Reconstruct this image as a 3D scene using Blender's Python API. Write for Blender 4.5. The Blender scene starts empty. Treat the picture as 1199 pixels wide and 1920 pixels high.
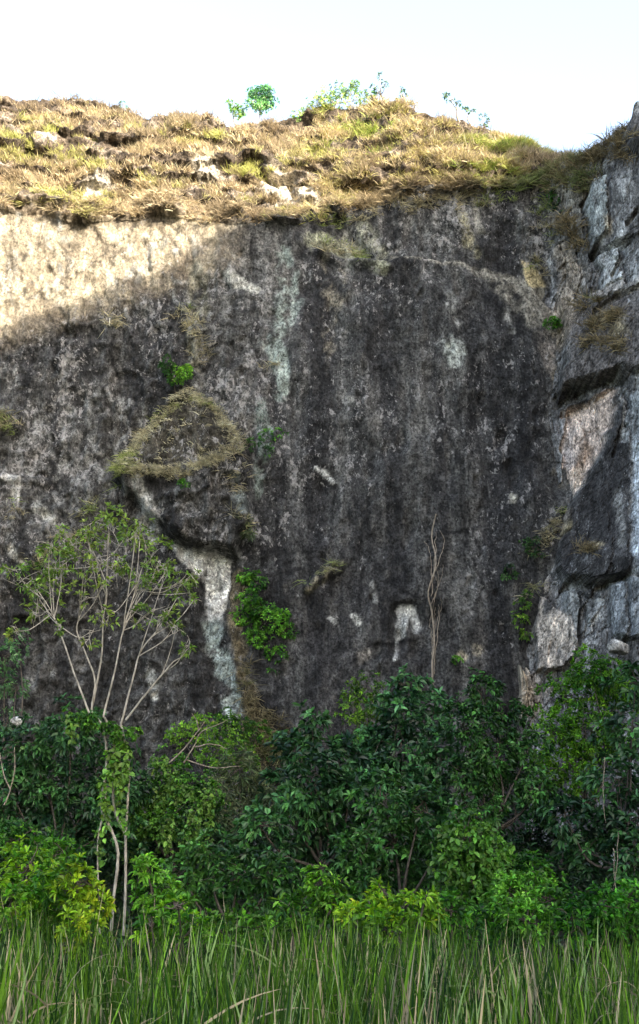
import bpy, math, random
import numpy as np
from mathutils import Vector

# ------------------------------------------------------------------ camera, world, sun, exposure
SC = bpy.context.scene
F, TH, ZC = 2400.0, math.radians(15.6), 3.2          # focal length in photo pixels, upward pitch, eye height
cam = bpy.data.objects.new('camera', bpy.data.cameras.new('camera'))
SC.collection.objects.link(cam)
cam.data.sensor_fit = 'VERTICAL'; cam.data.sensor_height = 36.0; cam.data.lens = F / 1920 * 36
cam.data.clip_start = 0.1; cam.data.clip_end = 5000
cam.location = (0, 0, ZC); cam.rotation_euler = (math.pi / 2 + TH, 0, 0)
SC.camera = cam

SUN_EL, SUN_AZ = math.radians(24), math.radians(143)  # azimuth clockwise from +Y
S = np.array([math.sin(SUN_AZ) * math.cos(SUN_EL), math.cos(SUN_AZ) * math.cos(SUN_EL), math.sin(SUN_EL)])
w = bpy.data.worlds.new('World'); SC.world = w; w.use_nodes = True
nt = w.node_tree; nt.nodes.clear()
sky = nt.nodes.new('ShaderNodeTexSky'); sky.sky_type = 'NISHITA'; sky.sun_disc = False
sky.sun_elevation = SUN_EL; sky.sun_rotation = SUN_AZ; sky.air_density = 1.0; sky.dust_density = 3.0; sky.ozone_density = 1.0
hs = nt.nodes.new('ShaderNodeHueSaturation'); hs.inputs['Saturation'].default_value = 0.80
bg = nt.nodes.new('ShaderNodeBackground'); bg.inputs['Strength'].default_value = 0.15
ow = nt.nodes.new('ShaderNodeOutputWorld')
nt.links.new(sky.outputs[0], hs.inputs['Color']); nt.links.new(hs.outputs[0], bg.inputs['Color']); nt.links.new(bg.outputs[0], ow.inputs['Surface'])
sun = bpy.data.objects.new('sun', bpy.data.lights.new('sun', 'SUN'))
sun.data.energy = 3.6; sun.data.angle = math.radians(0.5); sun.data.color = (1.0, 0.90, 0.74)
sun.rotation_euler = Vector(-S).to_track_quat('-Z', 'Y').to_euler(); sun.location = (40, -30, 60)
SC.collection.objects.link(sun)
SC.view_settings.view_transform = 'Standard'; SC.view_settings.look = 'None'
SC.view_settings.exposure = 2.4; SC.view_settings.gamma = 1.0
SC.cycles.max_bounces = 6; SC.cycles.transparent_max_bounces = 4

# ------------------------------------------------------------------ survey helpers: photo pixels <-> world
CT, ST = math.cos(TH), math.sin(TH)
def tanpy(py): return np.tan(TH + np.arctan((960.0 - np.asarray(py, float)) / F))
def at(px, py, y):
    """world point at distance y (metres in front of the camera) seen at photo pixel px, py"""
    z = y * tanpy(py); d = y * CT + z * ST
    return np.array([(px - 599.5) * d / F, y, ZC + z])
def proj(P):
    x, y, z = P[..., 0], P[..., 1], P[..., 2] - ZC
    d = np.maximum(y * CT + z * ST, 0.5)
    return 599.5 + F * x / d, 960 - F * (z * CT - y * ST) / d
def scale(y): return y / F                            # metres per photo pixel (roughly) at distance y
def pl(pts):
    a = np.array(pts, float); return a[:, 0], a[:, 1]

# ------------------------------------------------------------------ numpy noise
def _h(ix, iy, iz, seed):
    n = (ix.astype(np.int64) * 374761393 + iy.astype(np.int64) * 668265263 + iz.astype(np.int64) * 2147483647 + seed * 974711) & 0xFFFFFFFF
    n = ((n ^ (n >> 13)) * 1274126177) & 0xFFFFFFFF
    n = ((n ^ (n >> 16)) * 2246822519) & 0xFFFFFFFF
    n = n ^ (n >> 15)
    return (n & 0xFFFFFF) / float(0xFFFFFF)
def vnoise(x, y, z=None, seed=0):
    if z is None: z = np.zeros_like(x)
    ix, iy, iz = np.floor(x), np.floor(y), np.floor(z)
    fx, fy, fz = x - ix, y - iy, z - iz
    ux, uy, uz = [f * f * f * (f * (f * 6 - 15) + 10) for f in (fx, fy, fz)]
    r = 0
    for a in (0, 1):
        for b in (0, 1):
            for c in (0, 1):
                wgt = (ux if a else 1 - ux) * (uy if b else 1 - uy) * (uz if c else 1 - uz)
                r = r + wgt * _h(ix + a, iy + b, iz + c, seed)
    return r * 2 - 1
def fbm(x, y, oct=4, seed=0, gain=0.5):
    r, a, n = 0, 1.0, 0
    for o in range(oct):
        ca, sa = math.cos(o * 1.1), math.sin(o * 1.1)
        r = r + a * vnoise((x * ca - y * sa) * 2 ** o + 17.3 * o, (x * sa + y * ca) * 2 ** o - 9.1 * o, None, seed + o)
        n += a; a *= gain
    return r / n
def ridged(x, y, oct=3, seed=0):
    r, a, n = 0, 1.0, 0
    for o in range(oct):
        r = r + a * (1 - 2 * np.abs(vnoise(x * 2 ** o + 5.7 * o, y * 2 ** o + 3.3 * o, None, seed + o))); n += a; a *= 0.5
    return r / n
def cells(x, y, seed=0):
    """2-D cells: (id random, F1, F2-F1, dx, dy)"""
    ix, iy = np.floor(x), np.floor(y)
    f1 = np.full(x.shape, 9.0); f2 = np.full(x.shape, 9.0); idr = np.zeros(x.shape); dx = np.zeros(x.shape); dy = np.zeros(x.shape)
    o = np.zeros_like(ix)
    for a in (-1, 0, 1):
        for b in (-1, 0, 1):
            cx = ix + a + _h(ix + a, iy + b, o, seed); cy = iy + b + _h(ix + a, iy + b, o + 1, seed)
            d = np.hypot(x - cx, y - cy); k = _h(ix + a, iy + b, o + 2, seed)
            m = d < f1
            f2 = np.where(m, f1, np.minimum(f2, d)); idr = np.where(m, k, idr)
            dx = np.where(m, x - cx, dx); dy = np.where(m, y - cy, dy); f1 = np.where(m, d, f1)
    return idr, f1, f2 - f1, dx, dy
def sst(a, b, v):
    t = np.clip((v - a) / (b - a), 0, 1); return t * t * (3 - 2 * t)
def stroke(px, py, pts, width, soft=0.6):
    """soft mask along a polyline; width may be a number or one per point (half widths, pixels)"""
    pts = np.array(pts, float); ws = np.broadcast_to(np.array(width, float), (len(pts),))
    best = np.full(px.shape, 9.0)
    for i in range(len(pts) - 1):
        a, b = pts[i], pts[i + 1]; ab = b - a
        t = np.clip(((px - a[0]) * ab[0] + (py - a[1]) * ab[1]) / (ab @ ab), 0, 1)
        d = np.hypot(px - a[0] - t * ab[0], py - a[1] - t * ab[1]) / (ws[i] + t * (ws[i + 1] - ws[i]))
        best = np.minimum(best, d)
    return 1 - sst(1 - soft, 1 + soft, best)
def sdpoly(px, py, pts):
    """signed distance to a polygon, negative inside"""
    pts = np.array(pts, float); n = len(pts); best = np.full(px.shape, 1e9); ins = np.zeros(px.shape, bool)
    for i in range(n):
        a, b = pts[i], pts[(i + 1) % n]; ab = b - a
        t = np.clip(((px - a[0]) * ab[0] + (py - a[1]) * ab[1]) / (ab @ ab), 0, 1)
        best = np.minimum(best, np.hypot(px - a[0] - t * ab[0], py - a[1] - t * ab[1]))
        c = (a[1] > py) != (b[1] > py)
        ins ^= c & (px < (b[0] - a[0]) * (py - a[1]) / ((b[1] - a[1]) + 1e-9) + a[0])
    return np.where(ins, -best, best)
def poly(px, py, pts, soft=4.0): return 1 - sst(-soft, soft, sdpoly(px, py, pts))
def blob(px, py, cx, cy, rx, ry, rot=0, soft=0.5):
    c, s = math.cos(math.radians(rot)), math.sin(math.radians(rot))
    u, v = (px - cx) * c + (py - cy) * s, -(px - cx) * s + (py - cy) * c
    return 1 - sst(1 - soft, 1 + soft, np.hypot(u / rx, v / ry))

# ------------------------------------------------------------------ mesh helpers
def mesh_np(name, V, faces, mat, parent=None, col=None, smooth=False, attrs=None):
    """V (n,3); faces: list of (m,k) index arrays; ONE mesh object"""
    me = bpy.data.meshes.new(name); V = np.ascontiguousarray(V, dtype=np.float32)
    me.vertices.add(len(V)); me.vertices.foreach_set('co', V.ravel())
    loops = np.concatenate([f.ravel() for f in faces]).astype(np.int32)
    tot = np.concatenate([np.full(len(f), f.shape[1]) for f in faces]).astype(np.int32)
    st = np.concatenate([[0], np.cumsum(tot)[:-1]]).astype(np.int32)
    me.loops.add(len(loops)); me.loops.foreach_set('vertex_index', loops)
    me.polygons.add(len(tot)); me.polygons.foreach_set('loop_start', st)
    try: me.polygons.foreach_set('loop_total', tot)
    except Exception: pass
    me.polygons.foreach_set('use_smooth', np.full(len(tot), smooth))
    if col is not None:
        c = np.ones((len(V), 4), np.float32); c[:, :col.shape[1]] = col
        me.attributes.new('Col', 'FLOAT_COLOR', 'POINT').data.foreach_set('color', c.ravel())
    for k_, v_ in (attrs or {}).items():
        me.attributes.new(k_, 'FLOAT', 'POINT').data.foreach_set('value', np.ascontiguousarray(v_, dtype=np.float32).ravel())
    me.update(calc_edges=True); me.validate()
    me.materials.append(mat)
    o = bpy.data.objects.new(name, me); SC.collection.objects.link(o)
    if parent is not None:
        o.parent = parent; o.location = -Vector(parent.location)
    return o
def grid_faces(nr, nc):
    i = np.arange(nr - 1)[:, None] * nc + np.arange(nc - 1)[None, :]
    return np.stack([i, i + 1, i + 1 + nc, i + nc], -1).reshape(-1, 4)
def thing(name, label, cat, loc, group=None):
    o = bpy.data.objects.new(name, None); SC.collection.objects.link(o)
    o.empty_display_size = 0.3; o.location = [float(v) for v in loc]
    o['label'] = label; o['category'] = cat; o['kind'] = 'thing'
    if group: o['group'] = group
    return o
def tag(o, label=None, cat=None, kind=None, group=None):
    for k, v in (('label', label), ('category', cat), ('kind', kind), ('group', group)):
        if v: o[k] = v
    return o
def tubes(lines, sides=6):
    """lines: list of (points (n,3), radii (n)); returns V, quads"""
    Vs, Fs, off = [], [], 0
    for P, R in lines:
        P = np.array(P, float); R = np.array(R, float); n = len(P)
        T = np.gradient(P, axis=0); T /= np.linalg.norm(T, axis=1)[:, None] + 1e-9
        ref = np.array([0.31, 0.9, 0.3]); A = np.cross(T, ref); A /= np.linalg.norm(A, axis=1)[:, None] + 1e-9
        B = np.cross(T, A); a = np.arange(sides) * 2 * math.pi / sides
        ring = P[:, None] + R[:, None, None] * (np.cos(a)[None, :, None] * A[:, None] + np.sin(a)[None, :, None] * B[:, None])
        Vs.append(ring.reshape(-1, 3))
        i = np.arange(n - 1)[:, None] * sides; j = np.arange(sides)[None, :]; k = (j + 1) % sides
        Fs.append(np.stack([i + j, i + k, i + k + sides, i + j + sides], -1).reshape(-1, 4) + off)
        off += n * sides
    return np.concatenate(Vs), np.concatenate(Fs)
def smooth_line(P, n=14, jit=0.0, rng=None):
    P = np.array(P, float)
    if len(P) > 2:
        Q = [P[0]]
        PP = np.vstack([2 * P[0] - P[1], P, 2 * P[-1] - P[-2]])
        m = max(3, n // (len(P) - 1))
        for i in range(1, len(PP) - 2):
            p0, p1, p2, p3 = PP[i - 1], PP[i], PP[i + 1], PP[i + 2]
            for t in np.linspace(0, 1, m + 1)[1:]:
                Q.append(0.5 * (2 * p1 + (p2 - p0) * t + (2 * p0 - 5 * p1 + 4 * p2 - p3) * t ** 2 + (3 * p1 - p0 - 3 * p2 + p3) * t ** 3))
        P = np.array(Q)
    else:
        P = P[0] + (P[1] - P[0]) * np.linspace(0, 1, n)[:, None]
    if jit and rng is not None:
        J = rng.normal(0, jit, P.shape); J[0] = 0; J[1:-1] = (J[:-2] + J[1:-1] + J[2:]) / 3 if len(P) > 2 else J[1:-1]; P = P + J
    return P

# ------------------------------------------------------------------ materials
def new_mat(name):
    m = bpy.data.materials.new(name); m.use_nodes = True
    return m, m.node_tree.nodes, m.node_tree.links, m.node_tree.nodes['Principled BSDF']
def leaf_mat(name, rough=0.45, trans=0.25, spec=0.4):
    m, N, L, b = new_mat(name)
    a = N.new('ShaderNodeAttribute'); a.attribute_name = 'Col'
    b.inputs['Roughness'].default_value = rough; b.inputs['Specular IOR Level'].default_value = spec
    L.new(a.outputs['Color'], b.inputs['Base Color'])
    t = N.new('ShaderNodeBsdfTranslucent'); h = N.new('ShaderNodeHueSaturation'); h.inputs['Saturation'].default_value = 1.15; h.inputs['Value'].default_value = 1.3
    L.new(a.outputs['Color'], h.inputs['Color']); L.new(h.outputs[0], t.inputs['Color'])
    x = N.new('ShaderNodeMixShader'); x.inputs[0].default_value = trans
    L.new(b.outputs[0], x.inputs[1]); L.new(t.outputs[0], x.inputs[2]); L.new(x.outputs[0], N['Material Output'].inputs['Surface'])
    return m
def bark_mat(name, c1, c2, scl=6.0):
    m, N, L, b = new_mat(name)
    tc = N.new('ShaderNodeTexCoord'); mp = N.new('ShaderNodeMapping'); mp.inputs['Scale'].default_value = (scl, scl, scl * 0.35)
    n = N.new('ShaderNodeTexNoise'); n.inputs['Scale'].default_value = 3; n.inputs['Detail'].default_value = 6
    r = N.new('ShaderNodeValToRGB'); r.color_ramp.elements[0].position = 0.35; r.color_ramp.elements[1].position = 0.65
    r.color_ramp.elements[0].color = (*c1, 1); r.color_ramp.elements[1].color = (*c2, 1)
    bp = N.new('ShaderNodeBump'); bp.inputs['Strength'].default_value = 0.5; bp.inputs['Distance'].default_value = 0.02
    L.new(tc.outputs['Object'], mp.inputs[0]); L.new(mp.outputs[0], n.inputs[0]); L.new(n.outputs[0], r.inputs[0]); L.new(r.outputs[0], b.inputs['Base Color'])
    L.new(n.outputs[0], bp.inputs['Height']); L.new(bp.outputs[0], b.inputs['Normal']); b.inputs['Roughness'].default_value = 0.85
    return m
def rock_mat(name, fleck=(0.34, 0.33, 0.315), bump=0.8, pit=0.75):
    """base colour from the Col map (minerals, lichen, some painted sunlight), broken up by streaks, grain and pale flecks (alpha = fleck amount)"""
    m, N, L, b = new_mat(name)
    a = N.new('ShaderNodeAttribute'); a.attribute_name = 'Col'
    tc = N.new('ShaderNodeTexCoord')
    def noise(sx, sy, sz, detail=5, rough=0.6, dist=0.0):
        mp = N.new('ShaderNodeMapping'); mp.inputs['Scale'].default_value = (sx, sy, sz)
        n = N.new('ShaderNodeTexNoise'); n.inputs['Scale'].default_value = 1.0; n.inputs['Detail'].default_value = detail
        n.inputs['Roughness'].default_value = rough; n.inputs['Distortion'].default_value = dist
        L.new(tc.outputs['Object'], mp.inputs[0]); L.new(mp.outputs[0], n.inputs[0]); return n.outputs[0]
    def mr(v, a0, a1, b0, b1):
        n = N.new('ShaderNodeMapRange'); n.clamp = True
        for i, x in enumerate((a0, a1, b0, b1)): n.inputs[i + 1].default_value = x
        L.new(v, n.inputs[0]); return n.outputs[0]
    def math_(op, x, y):
        n = N.new('ShaderNodeMath'); n.operation = op
        for i, v in enumerate((x, y)):
            if isinstance(v, (int, float)): n.inputs[i].default_value = v
            else: L.new(v, n.inputs[i])
        return n.outputs[0]
    streak = noise(4.5, 3.0, 0.45, 6, 0.65, 0.8)
    grain = noise(9.5, 9.5, 8.0, 8, 0.74, 0.1)
    knob = noise(2.6, 2.6, 1.9, 7, 0.66, 0.3)
    blot = noise(0.9, 0.9, 0.55, 5, 0.6, 0.5)
    k = math_('MULTIPLY', mr(streak, 0.41, 0.59, 0.80, 1.22), mr(grain, 0.39, 0.61, 0.28, 1.80))
    k = math_('MULTIPLY', k, mr(knob, 0.36, 0.64, 0.45, 1.55))
    k = math_('MULTIPLY', k, mr(blot, 0.35, 0.65, 0.75, 1.25))
    ca = N.new('ShaderNodeAttribute'); ca.attribute_name = 'SunPaint'      # calms the mottling where sunlight is painted into the rock
    cw = math_('MULTIPLY', ca.outputs['Fac'], 0.38)
    k = math_('ADD', math_('MULTIPLY', k, math_('SUBTRACT', 1.0, cw)), math_('MULTIPLY', cw, 1.1))
    mul = N.new('ShaderNodeVectorMath'); mul.operation = 'SCALE'
    L.new(a.outputs['Color'], mul.inputs[0]); L.new(k, mul.inputs['Scale'])
    f1 = noise(3.4, 3.4, 2.3, 9, 0.74, 0.25)
    f2 = noise(7.5, 7.5, 5.0, 6, 0.65, 0.2)
    thr = math_('ADD', mr(a.outputs['Alpha'], 0, 1, 0.69, 0.455), mr(blot, 0.3, 0.7, 0.09, -0.07))
    fa = N.new('ShaderNodeClamp'); L.new(math_('MULTIPLY', math_('SUBTRACT', f1, thr), 24.0), fa.inputs[0])
    fb = N.new('ShaderNodeClamp'); L.new(math_('MULTIPLY', math_('SUBTRACT', f2, math_('ADD', thr, 0.035)), 24.0), fb.inputs[0])
    cl = math_('MAXIMUM', fa.outputs[0], math_('MULTIPLY', fb.outputs[0], 0.8))
    f3 = noise(3.8, 3.8, 3.0, 8, 0.7, 0.5)
    pc = N.new('ShaderNodeClamp'); L.new(math_('MULTIPLY', math_('SUBTRACT', 0.425, f3), 16.0), pc.inputs[0])
    pm = N.new('ShaderNodeMix'); pm.data_type = 'RGBA'; pm.inputs[7].default_value = (.014, .013, .013, 1)
    L.new(math_('MULTIPLY', math_('MULTIPLY', pc.outputs[0], pit), math_('SUBTRACT', 1.0, math_('MULTIPLY', ca.outputs['Fac'], .8))), pm.inputs[0]); L.new(mul.outputs[0], pm.inputs[6])
    fl = N.new('ShaderNodeMix'); fl.data_type = 'RGBA'
    fl.inputs[7].default_value = (*fleck, 1)
    L.new(math_('MULTIPLY', cl, mr(grain, 0.35, 0.6, 0.35, 0.95)), fl.inputs[0]); L.new(pm.outputs[2], fl.inputs[6])
    L.new(fl.outputs[2], b.inputs['Base Color'])
    hgt = math_('ADD', math_('MULTIPLY', grain, 0.55), math_('MULTIPLY', knob, 1.3))
    bp = N.new('ShaderNodeBump'); bp.inputs['Strength'].default_value = bump; bp.inputs['Distance'].default_value = 0.22
    L.new(hgt, bp.inputs['Height']); L.new(bp.outputs[0], b.inputs['Normal'])
    b.inputs['Roughness'].default_value = 0.9; b.inputs['Specular IOR Level'].default_value = 0.2
    return m
M_ROCK = rock_mat('weathered rock'); M_ROCK2 = rock_mat('fractured rock', (0.38, 0.39, 0.39), 0.35, 0.4)
M_BROAD = leaf_mat('glossy broad leaf', 0.42, 0.15, 0.35)
M_LEAF = leaf_mat('soft leaf', 0.5, 0.3, 0.35)
M_GRASS = leaf_mat('grass blade', 0.7, 0.3, 0.2)
M_BARK = bark_mat('dark bark', (0.035, 0.028, 0.022), (0.11, 0.095, 0.075))
M_PALE = bark_mat('pale bark', (0.20, 0.185, 0.15), (0.46, 0.43, 0.365))
M_ROOT = bark_mat('dry root', (0.14, 0.11, 0.08), (0.34, 0.29, 0.22))
# soil
M_SOIL, N, L, b = new_mat('marsh soil')
n = N.new('ShaderNodeTexNoise'); n.inputs['Scale'].default_value = 1.2; n.inputs['Detail'].default_value = 8
r = N.new('ShaderNodeValToRGB'); r.color_ramp.elements[0].color = (0.018, 0.016, 0.010, 1); r.color_ramp.elements[1].color = (0.06, 0.055, 0.03, 1)
L.new(n.outputs[0], r.inputs[0]); L.new(r.outputs[0], b.inputs['Base Color']); b.inputs['Roughness'].default_value = 0.95

# ------------------------------------------------------------------ ground
def ground_z(x, y): return 3.0 * sst(20, 52, y) + 0.25 * vnoise(x * 0.25, y * 0.25, None, 5)
gx = np.concatenate([[-900, -400, -150], np.arange(-60, 61, 1.5), [150, 400, 900]]); gy = np.concatenate([[-900, -400, -150], np.arange(-60, 90, 1.5), [150, 400, 900]])
GX, GY = np.meshgrid(gx, gy); GZ = ground_z(GX, GY)
tag(mesh_np('ground', np.stack([GX, GY, GZ], -1).reshape(-1, 3), [grid_faces(*GX.shape)], M_SOIL, smooth=True), kind='structure')

# unseen wooded hill added round the left and behind to block low skylight
ha = np.radians(np.linspace(115, 262, 150))[None, :]; hr = np.linspace(0, 1, 60)[:, None]
hd = 62 + 75 * hr + 0 * ha; HX, HY = hd * np.cos(ha), 12 + hd * np.sin(ha) * .95
HZ = -1 + 52 * sst(0, .75, hr) * (0.85 + .25 * vnoise(ha * 3, hr * 2, None, 401)) + 2.5 * fbm(HX / 9, HY / 9, 4, 403)
HZ *= 1 + 0 * HX
M_BLOCKER_HILL, N, L, b = new_mat('wooded hillside')
n = N.new('ShaderNodeTexNoise'); n.inputs['Scale'].default_value = 0.35; n.inputs['Detail'].default_value = 9; n.inputs['Roughness'].default_value = .7
r = N.new('ShaderNodeValToRGB'); r.color_ramp.elements[0].position = .35; r.color_ramp.elements[1].position = .65
r.color_ramp.elements[0].color = (0.015, 0.030, 0.010, 1); r.color_ramp.elements[1].color = (0.06, 0.09, 0.03, 1)
tc = N.new('ShaderNodeTexCoord'); L.new(tc.outputs['Object'], n.inputs[0]); L.new(n.outputs[0], r.inputs[0]); L.new(r.outputs[0], b.inputs['Base Color']); b.inputs['Roughness'].default_value = 0.95
tag(mesh_np('skylight_blocker_hill', np.stack([HX, HY, HZ], -1).reshape(-1, 3), [grid_faces(*HX.shape)], M_BLOCKER_HILL, smooth=True), kind='structure')

# ------------------------------------------------------------------ main cliff face
RIM = pl([(-500, 395), (0, 398), (60, 405), (120, 412), (200, 416), (300, 405), (400, 418), (480, 412), (560, 415), (620, 392), (700, 372), (800, 345), (900, 345), (1000, 328), (1060, 320), (1500, 320)])
SKY = pl([(-500, 170), (0, 186), (60, 192), (110, 194), (150, 188), (200, 203), (250, 214), (300, 222), (330, 232), (380, 226), (440, 236), (520, 230), (560, 222), (600, 202), (660, 196), (700, 200), (740, 208), (800, 222), (850, 228), (900, 244), (960, 272), (1000, 298), (1020, 306), (1060, 318), (1500, 330)])
WALL_Y = 55.0
def wall_y(x, z): return WALL_Y + 0.05 * z - 0.012 * np.maximum(0, -x - 6) ** 2
DX = 0.075
cx = np.arange(-24, 15, DX); nc = len(cx)
y_r = WALL_Y + 1.7 - 0.012 * np.maximum(0, -cx - 6) ** 2
def colpx(x, y, py): return 599.5 + F * x / (y * CT + y * tanpy(py) * ST)
pxr = colpx(cx, y_r, 400); rim_py = np.interp(pxr, *RIM) + 5 * vnoise(cx * 0.9, cx * 0, None, 3)
z_r = ZC + y_r * tanpy(rim_py)
pxs = colpx(cx, y_r + 7, 215)
sky_py = np.interp(pxs, *SKY) + 3 * vnoise(cx * 1.3, cx * 0, None, 4) + 3 * vnoise(cx * 0.5, cx * 0, None, 6)
NW, NS, NP = 420, 150, 22
v = np.linspace(0, 1, NW)[:, None]
ZW = v * z_r[None, :]; XW = np.broadcast_to(cx, ZW.shape); YW = wall_y(XW, ZW)
t = np.linspace(0, 1, NS + 1)[1:, None]
lft = 1 - sst(560, 760, pxr)[None, :]                 # left: two tiers with a ledge; right: one even slope
D = lft * np.interp(t, [0, .15, .22, .5, .62, 1], [0, 1.9, 2.2, 2.9, 4.2, 7.0]) + (1 - lft) * np.interp(t, [0, .3, 1], [0, 1.3, 5.0])
YS = YW[-1][None, :] + D; py_s = rim_py[None, :] + (sky_py - rim_py)[None, :] * t
ZS = ZC + YS * tanpy(py_s); XS = np.broadcast_to(cx, ZS.shape)
q = np.linspace(0, 1, NP + 1)[1:, None]
YP = YS[-1][None, :] + 30 * q ** 1.5; ZP = ZS[-1][None, :] + 1.2 * q - 4 * q ** 2; XP = np.broadcast_to(cx, ZP.shape)
X = np.vstack([XW, XS, XP]); Y = np.vstack([YW, YS, YP]); Z = np.vstack([ZW, ZS, ZP])
PX, PY = proj(np.stack([X, Y, Z], -1))
rowk = np.concatenate([np.zeros(NW), t[:, 0], np.full(NP, 2.0)])[:, None] * np.ones(nc)[None, :]
wj = np.clip(1 - rowk, 0, 1)
wx = PX + 9 * fbm(X * 0.9, Z * 0.7, 3, 21); wyy = PY + 9 * fbm(X * 0.9, Z * 0.7, 3, 31)      # ragged edges for every feature

# relief (metres towards the viewer)
leftr = 1 - sst(380, 560, PX); topr = sst(520, 430, PY) * sst(640, 760, PX)
rough = np.clip(0.35 + 0.85 * leftr + 0.5 * topr, 0, 1.2)
cidr, cf1, cf2, cdx, cdy = cells(X * 0.9 + 0.3 * fbm(X, Z, 2, 8), Z * 0.5, 9)
d = 0.55 * fbm(X / 5, Z / 8, 3, 41) + 0.28 * fbm(X / 1.5, Z / 2.6, 4, 43) + rough * (0.20 * ridged(X / 0.65, Z / 0.95, 4, 45) + 0.14 * fbm(X / .28, Z / .4, 3, 46))
d += 0.045 * fbm(X / 0.5, Z / 5, 3, 47) + 0.10 * ridged(X / .9 + .3 * Z, Z / 1.6, 3, 48) + 0.20 * rough * ((cidr - 0.5) + 0.6 * (cdx * (cidr - .4) - cdy * (.7 - cidr)))
kx_, kz_ = X * 2.6 + 1.3 * fbm(X * 1.1, Z * .8, 3, 91) + Z * .6, Z * 1.1 + 1.1 * fbm(X * 1.2, Z * 0.9, 3, 92)
kid, kf1, kf2, _, _ = cells(kx_, kz_, 93)
kb = sst(.55, .1, kf1) * sst(.35, .75, kid)
d += np.clip(.25 + leftr + .5 * topr, 0, 1) * (.06 * kb - .05 * sst(.14, .02, kf2)) * (rowk < .02)
d *= 1 - .5 * sst(60, 0, PY - np.interp(PX, [0, 430, 560], [620, 470, 440])) * (rowk <= 0) * sst(600, 430, PX)
# rough nodules of the band above the ledge
d += (rowk > 0) * (rowk < 1.01) * (0.75 * fbm(X / 2.2, Z / 1.5, 4, 51) + 0.55 * ridged(X / 1.7, Z / 1.2, 3, 52))
d *= np.where(rowk > 1.5, 0.3, 1)
saw = (Z / 1.7 + .9 * fbm(X / 2.5, Z / 3, 3, 54)) % 1.0
d += (rowk > .04) * (rowk < 1.0) * (0.25 + .75 * sst(640, 480, PX)) * 0.8 * (1 - saw) * sst(1.0, .8, rowk) * sst(-.25, .25, fbm(X / 2.2, Z / 2.5, 2, 55))
d += .6 * (rowk > .001) * sst(.16, .08, rowk) * sst(470, 380, PX) * (.6 + .6 * vnoise(X / 1.5, X * 0, None, 57))
# the bulging block with the grassy triangular ledge
TRI = [(345, 728), (400, 762), (458, 830), (470, 920), (468, 985), (442, 1046), (380, 1036), (330, 1015), (268, 960), (215, 893), (240, 850), (290, 780)]
sd = sdpoly(wx, wyy, TRI)
ins = 1 - sst(-14, 6, sd)
d += ins * (0.15 + 0.95 * np.clip((PY - 728) / 150, 0, 1)) + ins * 0.35 * ridged(X / .7, Z / 1.1, 3, 61) * sst(880, 910, PY)
d += -0.5 * poly(wx, wyy, [(322, 1020), (442, 1052), (436, 1085), (420, 1200), (450, 1330), (395, 1330), (385, 1180), (360, 1070)], 12)
# secondary rib running down left of the block, and the shoulder under the far-left ledge
d += 0.7 * stroke(wx, wyy, [(262, 890), (190, 935), (130, 990), (80, 1100)], [30, 40, 50, 60], 0.8)
d += 0.6 * poly(wx, wyy, [(-200, 905), (80, 905), (120, 960), (60, 1100), (-200, 1150)], 20)
d += 0.5 * blob(wx, wyy, 5, 790, 40, 28)
# the sill band that crosses the upper right, with the wall above set back
above = sst(540, 700, PX) * poly(wx, wyy, [(430, 450), (600, 468), (690, 488), (760, 480), (880, 498), (1000, 528), (1060, 600), (1300, 600), (1300, 200), (430, 200)], 7)
d -= 0.65 * above * (rowk <= 0.2)
d += 0.35 * stroke(wx, wyy, [(600, 470), (690, 492), (730, 500)], [10, 14, 8])
d -= 0.4 * stroke(wx, wyy, [(690, 470), (640, 420), (600, 395)], [10, 16, 10])
for (a, bb, wd, am) in [([(585, 884), (628, 896)], 0, 6, .12), ([(575, 1100), (640, 1055)], 0, 9, .35), ([(742, 1215), (745, 1150), (770, 1140), (785, 1165)], 0, 12, -.35),
                        ([(612, 900), (600, 990)], 0, 22, -.3), ([(560, 450), (590, 560), (560, 700)], 0, 22, .25), ([(300, 990), (345, 1010)], 0, 12, .3),
                        ([(640, 540), (700, 640), (690, 800)], 0, 30, .2), ([(940, 690), (930, 800), (940, 900)], 0, 40, -.3), ([(1030, 560), (1045, 700), (1050, 900)], 0, 30, -.25),
                        ([(20, 905), (85, 908)], 0, 10, .4), ([(490, 330), (545, 345)], 0, 8, -.7), ([(545, 345), (560, 385), (640, 395)], 0, 6, -.5), ([(200, 350), (245, 345)], 0, 9, -.7), ([(120, 375), (150, 385)], 0, 8, -.6)]:
    d += am * stroke(wx, wyy, a, wd)
for (c0, c1, rx, ry, am) in [(190, 362, 38, 22, .3), (520, 352, 40, 34, .3), (95, 265, 20, 9, .2), (30, 300, 60, 14, -.5), (360, 245, 40, 16, .5), (740, 215, 22, 8, .4), (270, 250, 30, 18, .4), (480, 290, 24, 30, .4)]:
    d += am * blob(wx, wyy, c0, c1, rx, ry)
for i in range(60):                                    # pock scars
    rr = np.random.RandomState(900 + i); a0, b0 = rr.uniform(0, 1040), rr.uniform(440, 1300)
    s = rr.uniform(5, 14); m = (abs(PX - a0) < 40) & (abs(PY - b0) < 50)
    d[m] -= 0.22 * blob(wx[m], wyy[m], a0, b0, s * rr.uniform(.5, 1), s * rr.uniform(.8, 2), rr.uniform(-30, 30))
Yd = Y - d
Zd = Z + 0.0
MAIN = np.stack([X, Yd, Zd], -1)

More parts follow.
